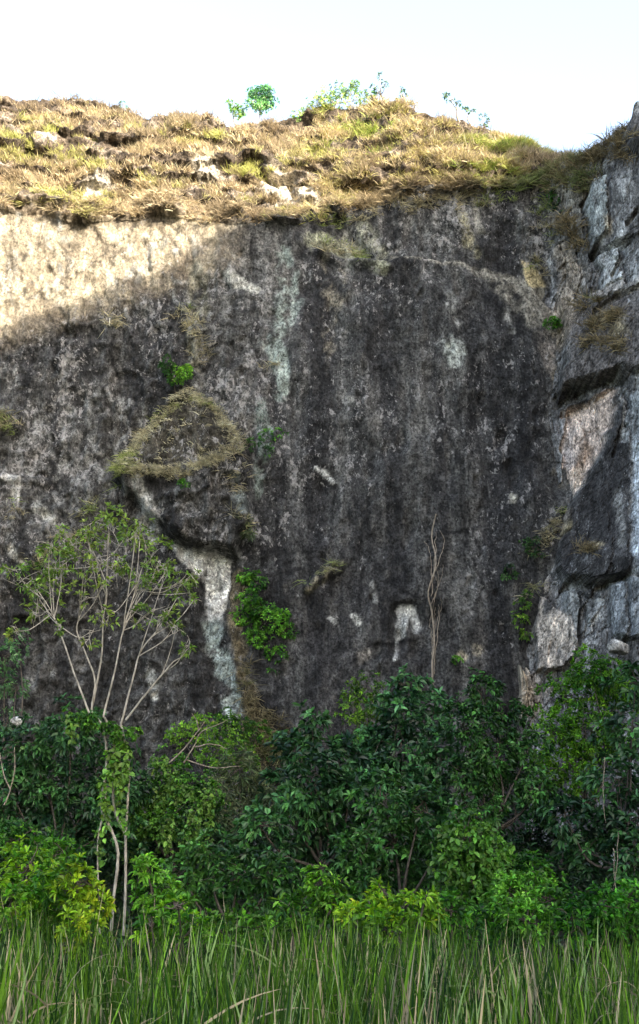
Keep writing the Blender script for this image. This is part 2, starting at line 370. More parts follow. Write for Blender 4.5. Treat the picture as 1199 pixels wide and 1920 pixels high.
# mineral colour, with sunlight painted in at the upper left
C = np.zeros(X.shape + (3,)); C[:] = (0.060, 0.058, 0.057)
def paint(C, m, c): return C * (1 - m[..., None]) + np.array(c) * m[..., None]
big = fbm(X / 4, Z / 6, 4, 71); kn = np.clip(.12 + .9 * leftr + .5 * topr, 0, 1); nzl = fbm(X / .55 + Z * .5, Z / 1.1, 4, 76); st1 = fbm(X / 0.8 + .15 * fbm(X, Z / 2, 2, 79), Z / 5, 4, 72); st2 = fbm(X / 0.3, Z / 0.8, 4, 73); mot = fbm(X / .8, Z / 1.1, 5, 74, .6)
C = paint(C, 0.7 * sst(900, 1250, PY) * sst(400, 600, PX), (0.050, 0.045, 0.043))
C = paint(C, 0.65 * leftr * sst(-.3, .4, mot), (0.092, 0.090, 0.086))
C = paint(C, 0.7 * topr * sst(-.3, .4, mot), (0.096, 0.094, 0.088))
C = paint(C, 0.55 * sst(0.05, .5, st1), (0.095, 0.085, 0.076))
C = paint(C, 0.8 * sst(0.0, .45, -st1 - 0.35 * st2), (0.018, 0.017, 0.017))
C = paint(C, 0.35 * sst(0.15, .5, st2) , (0.10, 0.09, 0.078))
st3 = fbm(X / 1.1 + .2 * fbm(X / 2, Z / 4, 2, 80), Z / 11, 4, 81); st4 = fbm(X / .4 + .2 * fbm(X, Z / 3, 2, 82), Z / 7, 4, 83)
C = paint(C, 0.7 * sst(.08, .22, st3), (0.022, 0.021, 0.022)); C = paint(C, 0.45 * sst(.12, .32, -st3 + .4 * st4), (0.12, 0.115, 0.108)); C = paint(C, .5 * sst(.14, .26, st4), (.024, .023, .023))
C = paint(C, 0.45 * sst(.1, .5, -big), (0.026, 0.024, 0.024))
lit = sst(60, 0, PY - np.interp(PX, [0, 430, 560], [620, 470, 440])) * (rowk <= 0.1)     # sunlit zone above the shadow edge, its light painted into the rock colour
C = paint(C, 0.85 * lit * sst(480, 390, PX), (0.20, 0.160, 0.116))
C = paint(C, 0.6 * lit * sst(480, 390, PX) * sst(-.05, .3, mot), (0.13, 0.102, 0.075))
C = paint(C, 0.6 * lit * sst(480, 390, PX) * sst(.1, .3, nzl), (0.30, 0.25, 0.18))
P_ = [  # (mask, colour)
    (0.9 * stroke(wx, wyy, [(530, 470), (545, 560), (520, 640), (530, 740)], [16, 22, 24, 12]) * sst(-.5, .3, mot), (0.26, 0.29, 0.26)),
    (0.55 * stroke(wx, wyy, [(490, 760), (500, 830), (480, 920)], [14, 18, 12]), (0.20, 0.235, 0.21)),
    (0.55 * stroke(wx, wyy, [(625, 470), (625, 560), (610, 680)], [26, 26, 10]) * sst(-.5, .3, mot), (0.22, 0.19, 0.145)),
    (0.5 * stroke(wx, wyy, [(370, 500), (375, 560), (365, 690)], [16, 22, 14]), (0.24, 0.22, 0.16)),
    (0.8 * stroke(wx, wyy, [(430, 515), (450, 530), (480, 545)], [14, 16, 8]), (0.30, 0.29, 0.26)),
    (0.75 * stroke(wx, wyy, [(600, 440), (680, 478), (720, 500)], [30, 22, 14]) * sst(-.6, .2, mot), (0.20, 0.195, 0.135)),
    (0.75 * poly(wx, wyy, [(615, 400), (690, 400), (740, 470), (690, 490), (640, 460)], 14) * sst(-.6, .2, mot), (0.20, 0.19, 0.145)),
    (0.8 * stroke(wx, wyy, [(740, 478), (800, 488), (880, 500), (960, 515), (1010, 535)], [6, 9, 13, 18, 22]), (0.19, 0.172, 0.142)),
    (0.7 * poly(wx, wyy, [(880, 500), (1000, 525), (1040, 560), (1048, 625), (1000, 610), (930, 550)], 12) * sst(-.9, .0, mot), (0.20, 0.18, 0.15)),
    (0.7 * stroke(wx, wyy, [(1040, 580), (1030, 640), (1045, 700)], [16, 20, 10]), (0.23, 0.195, 0.17)),
    (0.85 * poly(wx, wyy, [(985, 475), (1010, 480), (1030, 520), (1000, 525)], 4), (0.34, 0.27, 0.15)),
    (0.6 * stroke(wx, wyy, [(870, 395), (880, 440), (900, 470)], [10, 14, 8]), (0.25, 0.22, 0.14)),
    (0.6 * stroke(wx, wyy, [(895, 370), (905, 420)], [8, 8]), (0.28, 0.26, 0.22)),
    (0.85 * blob(wx, wyy, 850, 665, 26, 34, -20) * sst(-.5, .1, mot), (0.34, 0.35, 0.32)),
    (0.6 * stroke(wx, wyy, [(840, 560), (860, 610)], [10, 9]), (0.30, 0.29, 0.27)),
    (0.5 * stroke(wx, wyy, [(950, 580), (960, 620)], [12, 9]), (0.28, 0.27, 0.25)),
    (0.5 * stroke(wx, wyy, [(855, 700), (850, 780), (860, 880)], [16, 14, 10]) * sst(-.2, .3, mot), (0.24, 0.23, 0.21)),
    (0.85 * stroke(wx, wyy, [(588, 880), (606, 884), (624, 896)], [3, 5, 4]), (0.42, 0.41, 0.385)),
    (0.6 * stroke(wx, wyy, [(625, 740), (660, 760)], [9, 9]) * sst(-.2, .2, mot), (0.36, 0.34, 0.30)),
    (0.9 * stroke(wx, wyy, [(752, 1190), (755, 1148), (772, 1140), (783, 1175)], [9, 12, 10, 7]), (0.40, 0.385, 0.36)),
    (0.7 * stroke(wx, wyy, [(745, 1160), (742, 1240)], [5, 4]), (0.33, 0.32, 0.30)),
    (0.7 * stroke(wx, wyy, [(700, 1095), (702, 1130)], [6, 6]), (0.30, 0.285, 0.26)),
    (0.8 * stroke(wx, wyy, [(620, 1158), (630, 1165)], [6, 6]), (0.38, 0.36, 0.33)),
    (0.8 * stroke(wx, wyy, [(662, 1155), (672, 1170)], [5, 6]), (0.36, 0.34, 0.30)),
    (0.6 * blob(wx, wyy, 685, 1232, 14, 14), (0.28, 0.24, 0.20)),
    (0.7 * stroke(wx, wyy, [(575, 1105), (605, 1085), (638, 1052)], [7, 10, 8]) * sst(-.4, .2, mot), (0.30, 0.26, 0.18)),
    (0.7 * blob(wx, wyy, 865, 1232, 14, 10), (0.34, 0.28, 0.20)),
    (0.6 * blob(wx, wyy, 895, 1218, 14, 10), (0.30, 0.25, 0.18)),
    (0.7 * blob(wx, wyy, 960, 935, 10, 10), (0.36, 0.33, 0.27)),
    (0.8 * stroke(wx, wyy, [(270, 920), (280, 950), (290, 1000)], [14, 20, 16]) * sst(-.5, .1, mot), (0.38, 0.37, 0.35)),
    (0.9 * poly(wx, wyy, [(315, 1018), (365, 1030), (432, 1050), (428, 1110), (415, 1190), (395, 1190), (380, 1090), (340, 1050)], 6), (0.62, 0.59, 0.55)),
    (0.95 * stroke(wx, wyy, [(402, 1170), (418, 1250), (438, 1340)], [18, 20, 16]) * sst(-.7, .0, mot), (0.27, 0.30, 0.28)),
    (0.65 * stroke(wx, wyy, [(450, 1080), (440, 1150), (455, 1250), (470, 1330)], [20, 14, 16, 20]), (0.14, 0.11, 0.065)),
    (0.7 * stroke(wx, wyy, [(285, 1265), (292, 1310)], [10, 8]), (0.36, 0.35, 0.32)),
    (0.8 * stroke(wx, wyy, [(25, 905), (45, 910), (40, 950)], [9, 10, 7]), (0.38, 0.365, 0.34)),
    (0.7 * stroke(wx, wyy, [(80, 960), (105, 985)], [10, 10]), (0.34, 0.33, 0.30)),
    (0.7 * stroke(wx, wyy, [(30, 1040), (50, 1070)], [8, 8]), (0.36, 0.33, 0.28)),
    (0.7 * blob(wx, wyy, 5, 795, 26, 20), (0.09, 0.08, 0.04)),
    (0.6 * stroke(wx, wyy, [(110, 800), (118, 870)], [8, 10]) * sst(-.2, .2, mot), (0.36, 0.35, 0.33)),
    (0.5 * stroke(wx, wyy, [(440, 905), (455, 960)], [10, 14]), (0.24, 0.26, 0.24)),
    (0.6 * stroke(wx, wyy, [(1040, 540), (1050, 700), (1055, 900)], [20, 14, 16]) * sst(-.4, .3, mot), (0.19, 0.16, 0.12)),
]
C = paint(C, .75 * kn * kb * sst(-.25, .25, fbm(X / 1.8, Z / 2.4, 3, 94)), (0.21, 0.205, 0.195)); C = paint(C, .7 * kn * sst(.15, .02, kf2) * sst(-.2, .2, mot), (.018, .017, .017))
CR = np.zeros(X.shape); rr = np.random.RandomState(77)
for i in range(46):
    a0, b0 = rr.uniform(-40, 1030), rr.uniform(420, 1280); ln = rr.uniform(40, 190); tl = rr.normal(0, .22) if i % 4 else rr.choice([-1, 1]) * rr.uniform(1.5, 4)
    if i % 4 == 0: ln *= .3
    pt = [(a0 + tl * ln * q_ + rr.normal(0, 6), b0 + ln * q_) for q_ in np.linspace(0, 1, 5)]
    m = (PX > a0 - 240) & (PX < a0 + 240) & (PY > b0 - 40) & (PY < b0 + ln + 40)
    CR[m] = np.maximum(CR[m], stroke(wx[m], wyy[m], pt, np.array([1.2, 2.4, 3.0, 2.2, 1.0]) * rr.uniform(.8, 1.5), .5))
C = paint(C, .85 * CR * (rowk <= 0), (.014, .013, .013))
nz_ = fbm(X / .45, Z / .6, 5, 75, .65)
C = paint(C, .7 * sst(440, 340, wx) * sst(980, 1060, wyy) * sst(-.4, .2, mot + big), (0.024, 0.023, 0.022))
C = paint(C, .6 * blob(wx, wyy, 880, 640, 70, 200, 0, .9) * sst(-.3, .3, mot), (0.030, 0.029, 0.030))
C = paint(C, .8 * poly(wx, wyy, TRI[:3] + [(455, 850), (330, 885), (215, 893), (240, 850), (290, 780)], 6), (0.045, 0.038, 0.026))
for m, c in P_: C = paint(C, np.minimum(m * 1.15, 1) * sst(.22, .62, m + .75 * nz_), c)
# soil and outcrops above the rim
up = sst(0.02, 0.1, rowk)
C = paint(C, up, (0.065, 0.050, 0.036)); C = paint(C, up * 0.7 * sst(.0, .35, mot), (0.20, 0.165, 0.13))
OUT = np.zeros(X.shape)
for c0, c1, rx, ry, rot in [(192, 360, 36, 17, -12), (522, 352, 34, 32, 20), (170, 378, 26, 7, 0), (90, 268, 18, 7, 15), (575, 375, 22, 12, 10), (390, 330, 22, 22, 0)]:
    OUT = np.maximum(OUT, blob(wx, wyy, c0, c1, rx, ry, rot))
C = paint(C, OUT * up, (0.40, 0.36, 0.29))
C *= (1 + 0.25 * fbm(X / .25, Z / .3, 3, 78))[..., None]
C = np.where((rowk > 0)[..., None], C, C * np.array([1.0, 1.05, 1.045]))
fleck = np.clip(0.40 + 0.12 * leftr + 0.22 * topr + 0.35 * big - 0.25 * sst(1000, 1250, PY), 0, 1) * (1 - 0.8 * up)
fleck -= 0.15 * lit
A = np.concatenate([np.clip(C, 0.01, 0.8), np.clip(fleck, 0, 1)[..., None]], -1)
tag(mesh_np('cliff', MAIN.reshape(-1, 3), [grid_faces(*X.shape)], M_ROCK, col=A.reshape(-1, 4), smooth=True, attrs={'SunPaint': np.clip(lit * sst(480, 390, PX), 0, 1)}), kind='structure')
mPX, mPY = proj(MAIN)                                   # where each point of the finished face is seen
def surf(px, py, lift=0.0):
    k = np.argmin((mPX - px) ** 2 + (mPY - py) ** 2 + 1e5 * (rowk > 1.2)); p = MAIN.reshape(-1, 3)[k].copy(); p[1] -= lift; return p

# ------------------------------------------------------------------ right flank of the quarry, reaching round to the camera's right
KF = 1.6
COR = pl([(300, 1035), (430, 1045), (520, 1066), (640, 1052), (760, 1048), (900, 1066), (1000, 1045), (1090, 1008), (1200, 1000), (1330, 992), (1700, 990)])
zt = np.linspace(-1, 48, 99); pyt = 960 - F * np.tan(np.arctan((zt - ZC) / (WALL_Y + .05 * zt)) - TH)
xct = (np.interp(pyt, *COR) - 599.5) * ((WALL_Y + .05 * zt) * CT + (zt - ZC) * ST) / F
xc0 = float(np.interp(20, zt, xct))
u = np.concatenate([np.arange(-4.0, 4.2, 0.05), np.arange(4.2, 12, 0.3)])       # metres to the right of the corner
bx = xc0 + u; by = -KF * np.maximum(u, -2.0) - np.minimum(u + 2, 0) * 0.3
ex = np.linspace(0, 1, 60)[1:]
bx = np.concatenate([bx, bx[-1] + 12 * ex]); by = np.concatenate([by, by[-1] - 95 * ex]); nf = len(bx)
arc = np.concatenate([[0], np.cumsum(np.hypot(np.diff(bx), np.diff(by)))]); arc -= np.interp(xc0, bx[:200], arc[:200])
fade = 1 - sst(4, 9, bx - xc0)
# skyline seen in the frame
FSK = pl([(900, 345), (1000, 325), (1020, 312), (1045, 302), (1080, 292), (1105, 266), (1140, 247), (1166, 236), (1172, 206), (1185, 196), (1199, 190), (1300, 150)])
ytop = WALL_Y + 2.0 + by
zt_px = np.zeros(nf)
for _ in range(1):
    zg = 40.0
    for it in range(4):
        px_ = 599.5 + F * bx / np.maximum(ytop * CT + (zg - ZC) * ST, 1)
        zg = ZC + ytop * tanpy(np.interp(px_, *FSK))
    zt_px = zg
# crest further round, high enough to throw the evening shadow across the main face as photographed
SHADE = [(-60, 668), (0, 640), (60, 614), (120, 582), (200, 550), (270, 520), (330, 492), (390, 460), (440, 428), (520, 412), (620, 388), (700, 372), (800, 350), (900, 342), (960, 328)]
ta, za = [], []
for p in SHADE:
    yy = WALL_Y + 1.5; Pp = at(p[0], p[1], yy); Pp[1] = yy - 0.3
    for j in range(nf - 1):
        a = np.array([bx[j], WALL_Y + 1.8 + by[j]]); e = np.array([bx[j + 1], WALL_Y + 1.8 + by[j + 1]]) - a
        Mx = np.array([[S[0], -e[0]], [S[1], -e[1]]]); det = np.linalg.det(Mx)
        if abs(det) < 1e-9: continue
        s, k = np.linalg.solve(Mx, a - Pp[:2])
        if s > 0.2 and -1e-6 <= k <= 1 and bx[j] > xc0: ta.append(arc[j] + k * (arc[j + 1] - arc[j])); za.append(Pp[2] + s * S[2]); break
o_ = np.argsort(ta); ta, za = np.array(ta)[o_], np.array(za)[o_]
print('crest need', [(round(a, 1), round(b_, 1), round(float(np.interp(a, arc, zt_px)), 1)) for a, b_ in zip(ta, za)])
T_IN = float(np.interp(1215, px_[150:230], arc[150:230])); print('frame edge arc', T_IN)
z_need = np.interp(arc, ta, za)
z_far = z_need + np.where(arc > ta[-1], 3.0 * sst(0, 20, arc - ta[-1]), 0)
mixw = sst(T_IN, T_IN + 1.5, arc)
ztop = zt_px * (1 - mixw) + z_far * mixw
NR, NQ = 520, 12
vf = np.linspace(0, 1, NR)[:, None]
Zf = vf * ztop[None, :]; sh = np.interp(Zf, zt, xct) - xc0
Xf = bx[None, :] + sh * fade[None, :]; Yf = WALL_Y + 0.05 * Zf + by[None, :]
FX, FY = proj(np.stack([Xf, Yf, Zf], -1))
wx = FX + 11 * fbm(Xf * 2.0, Zf * 1.5, 4, 121); wyy = FY + 11 * fbm(Xf * 2.0, Zf * 1.5, 4, 131)
inn = (Yf > 30)
AR = np.broadcast_to(arc, Zf.shape)
ci, c1, c2, cdx, cdy = cells(AR * 0.55 + .2 * fbm(AR, Zf, 2, 88), Zf * 0.33, 19)
ci2, c12, c22, cdx2, cdy2 = cells(AR * 1.3, Zf * 0.8, 29)
d = 0.5 * fbm(AR / 4, Zf / 6, 3, 141) + 0.5 * (ci - .5) + 0.5 * cdx * (ci - .5) + .4 * cdy * (ci - .3) + 0.18 * (ci2 - .5) + .2 * cdx2 * (ci2 - .5) + 0.10 * fbm(AR / .5, Zf / .6, 4, 143)
ci3, c13, c23, cdx3, cdy3 = cells(AR * 2.4 + Zf * .7, Zf * 1.1 - AR * .5, 39)
d += .10 * (ci3 - .5) + .12 * cdx3 * (ci3 - .5) - .09 * sst(.09, .01, c23) - .14 * sst(.07, .01, c22)
d *= np.where(inn, 1, 2.2)
# named blocks: (polygon, protrusion at its top, at its bottom)
BLK = [([(1050, 560), (1110, 565), (1210, 540), (1210, 690), (1172, 706), (1085, 730), (1046, 752), (1060, 640)], 0.15, 1.25),
       ([(1168, 730), (1140, 830), (1085, 925), (1060, 980), (1045, 1060), (1065, 1092), (1172, 1082), (1178, 900)], 0.3, .8),
       ([(1055, 770), (1165, 722), (1135, 825), (1082, 918), (1055, 965)], -0.7, -0.3),
       ([(1175, 740), (1215, 720), (1215, 1080), (1178, 1080)], 0.1, 0.3),
       ([(1103, 345), (1135, 335), (1140, 440), (1108, 470)], 0.5, 0.6),
       ([(1136, 340), (1215, 330), (1215, 440), (1150, 470)], 0.1, 0.5),
       ([(1118, 480), (1150, 455), (1165, 530), (1130, 545)], 0.45, 0.5),
       ([(1170, 190), (1220, 180), (1220, 300), (1180, 280)], 0.3, 0.9),
       ([(1100, 555), (1210, 515), (1210, 540), (1105, 575)], 0.2, 0.5),
       ([(1062, 1105), (1085, 1110), (1078, 1210), (1060, 1200)], 0.7, 0.4),
       ([(1090, 1110), (1140, 1120), (1110, 1170)], -0.5, 0.5),
       ([(1145, 1090), (1210, 1085), (1210, 1200), (1150, 1190)], 0.3, 0.7),
       ([(1012, 1115), (1060, 1150), (1078, 1220), (1050, 1250), (1005, 1255), (1005, 1180)], 0.2, 0.7),
       ([(978, 1250), (1000, 1285), (996, 1335), (978, 1330)], 0.5, 0.9)]
for pp, a0, a1 in BLK:
    p_ = np.array(pp, float); t_ = np.clip((FY - p_[:, 1].min()) / np.ptp(p_[:, 1]), 0, 1)
    m = poly(wx, wyy, pp, 2.5)
    d = d * (1 - 0.55 * m) + m * (a0 + (a1 - a0) * t_)
for pts, wd, am in [([(1046, 752), (1085, 738), (1172, 710)], 9, -1.1), ([(1065, 1100), (1120, 1098), (1172, 1088)], 8, -.7), ([(1103, 345), (1106, 440)], 4, -.7), ([(1110, 480), (1140, 470), (1180, 455)], 6, -.8),
                    ([(1150, 520), (1165, 470)], 4, -.5), ([(1115, 590), (1200, 540)], 6, -.5), ([(1168, 735), (1168, 800), (1150, 860)], 5, -.4), ([(1175, 420), (1200, 400)], 6, -.6), ([(1085, 1110), (1085, 1200), (1070, 1240)], 4, -.5),
                    ([(1175, 1090), (1178, 1200)], 4, -.4), ([(1140, 320), (1145, 400)], 4, -.4), ([(1060, 880), (1075, 930)], 4, -.4)]:
    d += am * stroke(wx, wyy, pts, wd) * inn
# spread: push along -y near the frame, along the outward normal (-x) further round
kx = sst(6, 12, AR)
Xg = Xf - d * kx; Yg = Yf - d * (1 - kx)
qf = np.linspace(0, 1, NQ + 1)[1:, None]
Xq = Xg[-1][None] + 30 * qf ** 1.6; Yq = Yg[-1][None] + 10 * qf ** 1.6; Zq = Zf[-1][None] + 0.5 * np.sin(qf * 3) - 5 * qf ** 2
FL = np.stack([np.vstack([Xg, Xq]), np.vstack([Yg, Yq]), np.vstack([Zf, Zq])], -1)
C = np.zeros(Zf.shape + (3,)); C[:] = (0.125, 0.127, 0.128)
mot = fbm(AR / .9, Zf / 1.2, 5, 174, .6); st1 = fbm(AR / 0.5, Zf / 4, 4, 172)
C = paint(C, 0.7 * sst(.0, .4, mot), (0.24, 0.25, 0.25)); C = paint(C, 0.7 * sst(.0, .4, -mot), (0.06, 0.06, 0.06))
C = paint(C, 0.5 * sst(.1, .45, st1), (0.28, 0.29, 0.29)); C = paint(C, 0.5 * sst(.1, .45, -st1), (0.07, 0.065, 0.06))
hi = sst(470, 330, FY)
C = paint(C, 0.7 * hi * sst(1150, 1080, FX), (0.12, 0.105, 0.07))
for m, c in [
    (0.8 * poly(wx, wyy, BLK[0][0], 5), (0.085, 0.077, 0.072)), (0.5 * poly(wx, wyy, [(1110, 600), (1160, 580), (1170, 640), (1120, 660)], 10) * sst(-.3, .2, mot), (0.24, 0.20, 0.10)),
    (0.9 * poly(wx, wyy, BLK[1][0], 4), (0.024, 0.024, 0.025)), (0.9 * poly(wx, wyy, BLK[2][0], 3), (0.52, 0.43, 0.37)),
    (0.6 * stroke(wx, wyy, [(1060, 800), (1070, 860)], [14, 16]), (0.40, 0.385, 0.39)), (0.6 * stroke(wx, wyy, [(1105, 830), (1085, 890)], [10, 9]), (0.36, 0.24, 0.16)),
    (0.7 * stroke(wx, wyy, [(1055, 940), (1075, 915), (1090, 880)], [9, 10, 9]), (0.36, 0.31, 0.25)),
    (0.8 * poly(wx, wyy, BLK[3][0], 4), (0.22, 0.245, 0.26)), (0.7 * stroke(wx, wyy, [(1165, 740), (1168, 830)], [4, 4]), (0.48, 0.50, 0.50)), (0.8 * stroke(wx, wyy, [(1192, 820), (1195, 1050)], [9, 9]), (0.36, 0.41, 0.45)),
    (0.6 * stroke(wx, wyy, [(1150, 930), (1160, 1030)], [8, 6]) * sst(-.2, .2, mot), (0.27, 0.28, 0.27)), (0.6 * blob(wx, wyy, 1105, 1030, 14, 9), (0.30, 0.26, 0.16)),
    (0.9 * poly(wx, wyy, BLK[4][0], 3), (0.27, 0.30, 0.30)), (0.9 * poly(wx, wyy, BLK[6][0], 3), (0.31, 0.33, 0.33)), (0.7 * poly(wx, wyy, BLK[8][0], 4), (0.28, 0.27, 0.25)),
    (0.8 * poly(wx, wyy, BLK[9][0], 3), (0.27, 0.29, 0.29)), (0.8 * poly(wx, wyy, BLK[10][0], 3), (0.13, 0.14, 0.14)), (0.7 * poly(wx, wyy, BLK[11][0], 3), (0.24, 0.27, 0.29)),
    (0.9 * poly(wx, wyy, BLK[12][0], 4) * sst(-.45, .1, mot), (0.44, 0.40, 0.355)), (0.9 * poly(wx, wyy, BLK[13][0], 3), (0.34, 0.28, 0.21)),
    (0.7 * stroke(wx, wyy, [(1050, 470), (1075, 520), (1060, 580), (1045, 640)], [18, 20, 18, 14]), (0.25, 0.21, 0.16)), (0.7 * stroke(wx, wyy, [(1120, 1110), (1135, 1150), (1100, 1175)], [4, 5, 4]), (0.36, 0.38, 0.38)),
    (0.6 * blob(wx, wyy, 1138, 430, 9, 14), (0.42, 0.34, 0.22)), (0.8 * stroke(wx, wyy, [(1055, 985), (1030, 1010), (1010, 1060)], [12, 12, 10]), (0.22, 0.19, 0.10)),
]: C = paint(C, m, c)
C = paint(C, .8 * stroke(wx, wyy, [(1058, 960), (1040, 1000), (1012, 1085), (1020, 1130), (1040, 1190), (1020, 1250), (996, 1330)], [10, 12, 12, 18, 26, 24, 20], .8) * sst(-.35, .15, mot), (.38, .335, .28))
C = paint(C, .65 * np.maximum(sst(.08, .01, c22), .7 * sst(.10, .01, c23)) * sst(-.3, .2, mot), (.03, .03, .03))
C *= (1 + .35 * (ci3 - .5) + .3 * (ci2 - .5))[..., None]
C *= (1 + 0.2 * fbm(AR / .2, Zf / .25, 3, 178))[..., None] * np.array([1.02, 1.0, .98])
fk = np.clip(0.30 + .3 * mot, 0, 1)
A = np.concatenate([np.clip(C, .01, .8), fk[..., None]], -1); A = np.concatenate([A, np.broadcast_to(A[-1:] * [.6, .55, .4, .3], (NQ,) + A.shape[1:])], 0)
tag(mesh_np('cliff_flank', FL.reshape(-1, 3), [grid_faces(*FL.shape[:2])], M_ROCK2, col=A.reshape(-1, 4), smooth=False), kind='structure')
fPX, fPY = proj(FL)
def fsurf(px, py, lift=0.0):
    k = np.argmin((fPX - px) ** 2 + (fPY - py) ** 2 + 1e6 * (FL[..., 1] < 30)); p = FL.reshape(-1, 3)[k].copy(); p[1] -= lift; return p

# ------------------------------------------------------------------ blades and leaves
def blades(P, dirs, Ln, Wd, col, rng, bend=0.6, seg=3):
    """ribbons rooted at P (n,3), growing along dirs, bending down; col (n,3)"""
    n = len(P); tt = np.linspace(0, 1, seg + 1)
    dirs = dirs / (np.linalg.norm(dirs, axis=1)[:, None] + 1e-9)
    side = np.cross(dirs, rng.normal(0, 1, (n, 3)) * [1, .4, .2]); side /= np.linalg.norm(side, axis=1)[:, None] + 1e-9
    hor = dirs * [1, 1, 0]; hor /= np.linalg.norm(hor, axis=1)[:, None] + 1e-6
    bd = (bend * rng.uniform(0.3, 1.3, n))[:, None]
    V = np.zeros((n, seg + 1, 2, 3))
    for i, s in enumerate(tt):
        c = P + Ln[:, None] * (dirs * s + bd * (hor * 0.45 * s ** 2 - np.array([0, 0, 0.55]) * s ** 2.4))
        wv = (Wd * (1 - s ** 2.2) * 0.5 + 0.002)[:, None] * side
        V[:, i, 0] = c - wv; V[:, i, 1] = c + wv
    k = (np.arange(n) * (seg + 1) * 2)[:, None] + (np.arange(seg) * 2)[None, :]
    Fq = np.stack([k, k + 1, k + 3, k + 2], -1).reshape(-1, 4)
    return V.reshape(-1, 3), Fq, np.repeat(col, (seg + 1) * 2, axis=0)
def rosettes(Cn, ax, k, Ln, Wd, rng, sp=(0.5, 1.5), droop=0.25, col=None, cvar=0.38, fold=0.25):
    n = len(Cn); ax = ax / (np.linalg.norm(ax, axis=1)[:, None] + 1e-9)
    A = np.cross(ax, rng.normal(0, 1, (n, 3))); A /= np.linalg.norm(A, axis=1)[:, None] + 1e-9; B = np.cross(ax, A)
    az = (np.arange(k)[None, :] * 2 * math.pi / k + rng.uniform(0, 6.3, (n, 1)) + rng.normal(0, .4, (n, k)))
    s = rng.uniform(*sp, (n, k))
    dv = ax[:, None] * np.cos(s)[..., None] + (A[:, None] * np.cos(az)[..., None] + B[:, None] * np.sin(az)[..., None]) * np.sin(s)[..., None]
    dv[..., 2] -= droop * rng.uniform(.4, 1.5, (n, k)); dv = dv.reshape(-1, 3); dv /= np.linalg.norm(dv, axis=1)[:, None]
    N_ = n * k; base = np.repeat(Cn, k, 0) + dv * Ln * 0.12
    up = np.repeat(ax, k, 0) * .5 + rng.normal(0, .45, (N_, 3)) + [0, -.15, .6]
    sd_ = np.cross(dv, up); sd_ /= np.linalg.norm(sd_, axis=1)[:, None] + 1e-9; nm = np.cross(sd_, dv)
    L_ = (Ln * rng.uniform(.55, 1.25, N_))[:, None]; W_ = (Wd * rng.uniform(.7, 1.2, N_))[:, None]
    V = np.zeros((N_, 6, 3))
    V[:, 0] = base; V[:, 1] = base + dv * L_ * .3 + sd_ * W_ * .5 + nm * W_ * fold; V[:, 2] = base + dv * L_ * .68 + sd_ * W_ * .42 + nm * W_ * fold * .6
    V[:, 3] = base + dv * L_ - np.array([0, 0, 1]) * L_ * .15; V[:, 4] = base + dv * L_ * .68 - sd_ * W_ * .42 + nm * W_ * fold * .6; V[:, 5] = base + dv * L_ * .3 - sd_ * W_ * .5 + nm * W_ * fold
    k0 = (np.arange(N_) * 6)[:, None]
    Fq = np.concatenate([k0 + np.array([[0, 1, 2, 3]]), k0 + np.array([[0, 3, 4, 5]])])
    cc = np.repeat(col, k, 0) * np.exp(rng.normal(0, cvar, (N_, 1))) * (1 + rng.normal(0, .08, (N_, 3)))
    return V.reshape(-1, 3), Fq, np.repeat(np.clip(cc, .004, .6), 6, 0)

# leaf kinds: k per rosette, length, width, density per m2 of pad surface, colours (a, b), droop, material
KIND = {
    'broad':  (7, .21, .092, 15.0, (.006, .026, .010), (.068, .190, .052), .35, M_BROAD),
    'broadm': (7, .18, .075, 18.0, (.008, .036, .008), (.080, .225, .045), .30, M_BROAD),
    'fine':   (8, .13, .052, 34.0, (.012, .060, .006), (.175, .420, .035), .20, M_LEAF),
    'yellow': (8, .145, .055, 30.0, (.030, .110, .006), (.330, .520, .025), .15, M_LEAF),
    'vine':   (6, .10, .075, 44.0, (.014, .060, .007), (.120, .290, .034), .55, M_LEAF),
    'narrow': (9, .24, .040, 22.0, (.060, .095, .040), (.130, .160, .070), .60, M_LEAF),
    'sparse': (7, .12, .048, 11.0, (.100, .180, .030), (.230, .320, .060), .15, M_LEAF),
    'tiny':   (7, .15, .060, 14.0, (.060, .150, .035), (.120, .220, .060), .20, M_LEAF),
}
def pads_leaves(pads, kind, rng, dens=1.0, tint=None, lsc=1.0):
    """pads: list of (centre, radius). Uneven leaf masses made of rosettes."""
    k, Ln, Wd, dn, c1, c2, dr, mat = KIND[kind]
    Cs, Ax, Co = [], [], []
    for c, r in pads:
        n = max(6, int(dens * dn * 4 * math.pi * r * r * (1 if r > .4 else 1.3) / lsc ** 2))
        u_ = rng.normal(0, 1, (n, 3)); u_ /= np.linalg.norm(u_, axis=1)[:, None]
        nz = vnoise(u_[:, 0] * 2.2 + c[0] * 3, u_[:, 1] * 2.2 + c[1], u_[:, 2] * 2.2 + c[2] * 3, 7)
        rad = r * (0.95 + .42 * nz) * rng.uniform(0.12, 1, n) ** 0.42
        p = c + u_ * rad[:, None] * [1.05, 1.0, .88]
        keep = vnoise(p[:, 0] * 2.4 / max(r, .35), p[:, 1] * 2.4 / max(r, .35), p[:, 2] * 2.6 / max(r, .35), 11) > -.22
        p, u_ = p[keep], u_[keep]
        tone = np.clip(.5 + .5 * vnoise(p[:, 0] * 1.1, p[:, 1] * 1.1, p[:, 2] * 1.1, 13) + rng.normal(0, .22, len(p)), 0, 1)[:, None]
        Cs.append(p); Ax.append(u_ * .8 + [0, -.1, .45]); tone = tone ** 1.5; Co.append(np.array(c1) * (1 - tone) + np.array(c2) * tone)
    Cs, Ax, Co = np.concatenate(Cs), np.concatenate(Ax), np.concatenate(Co)
    if tint is not None: Co = Co * np.array(tint)
    return rosettes(Cs, Ax, k, Ln * lsc, Wd * lsc, rng, droop=dr, col=Co), mat, Cs
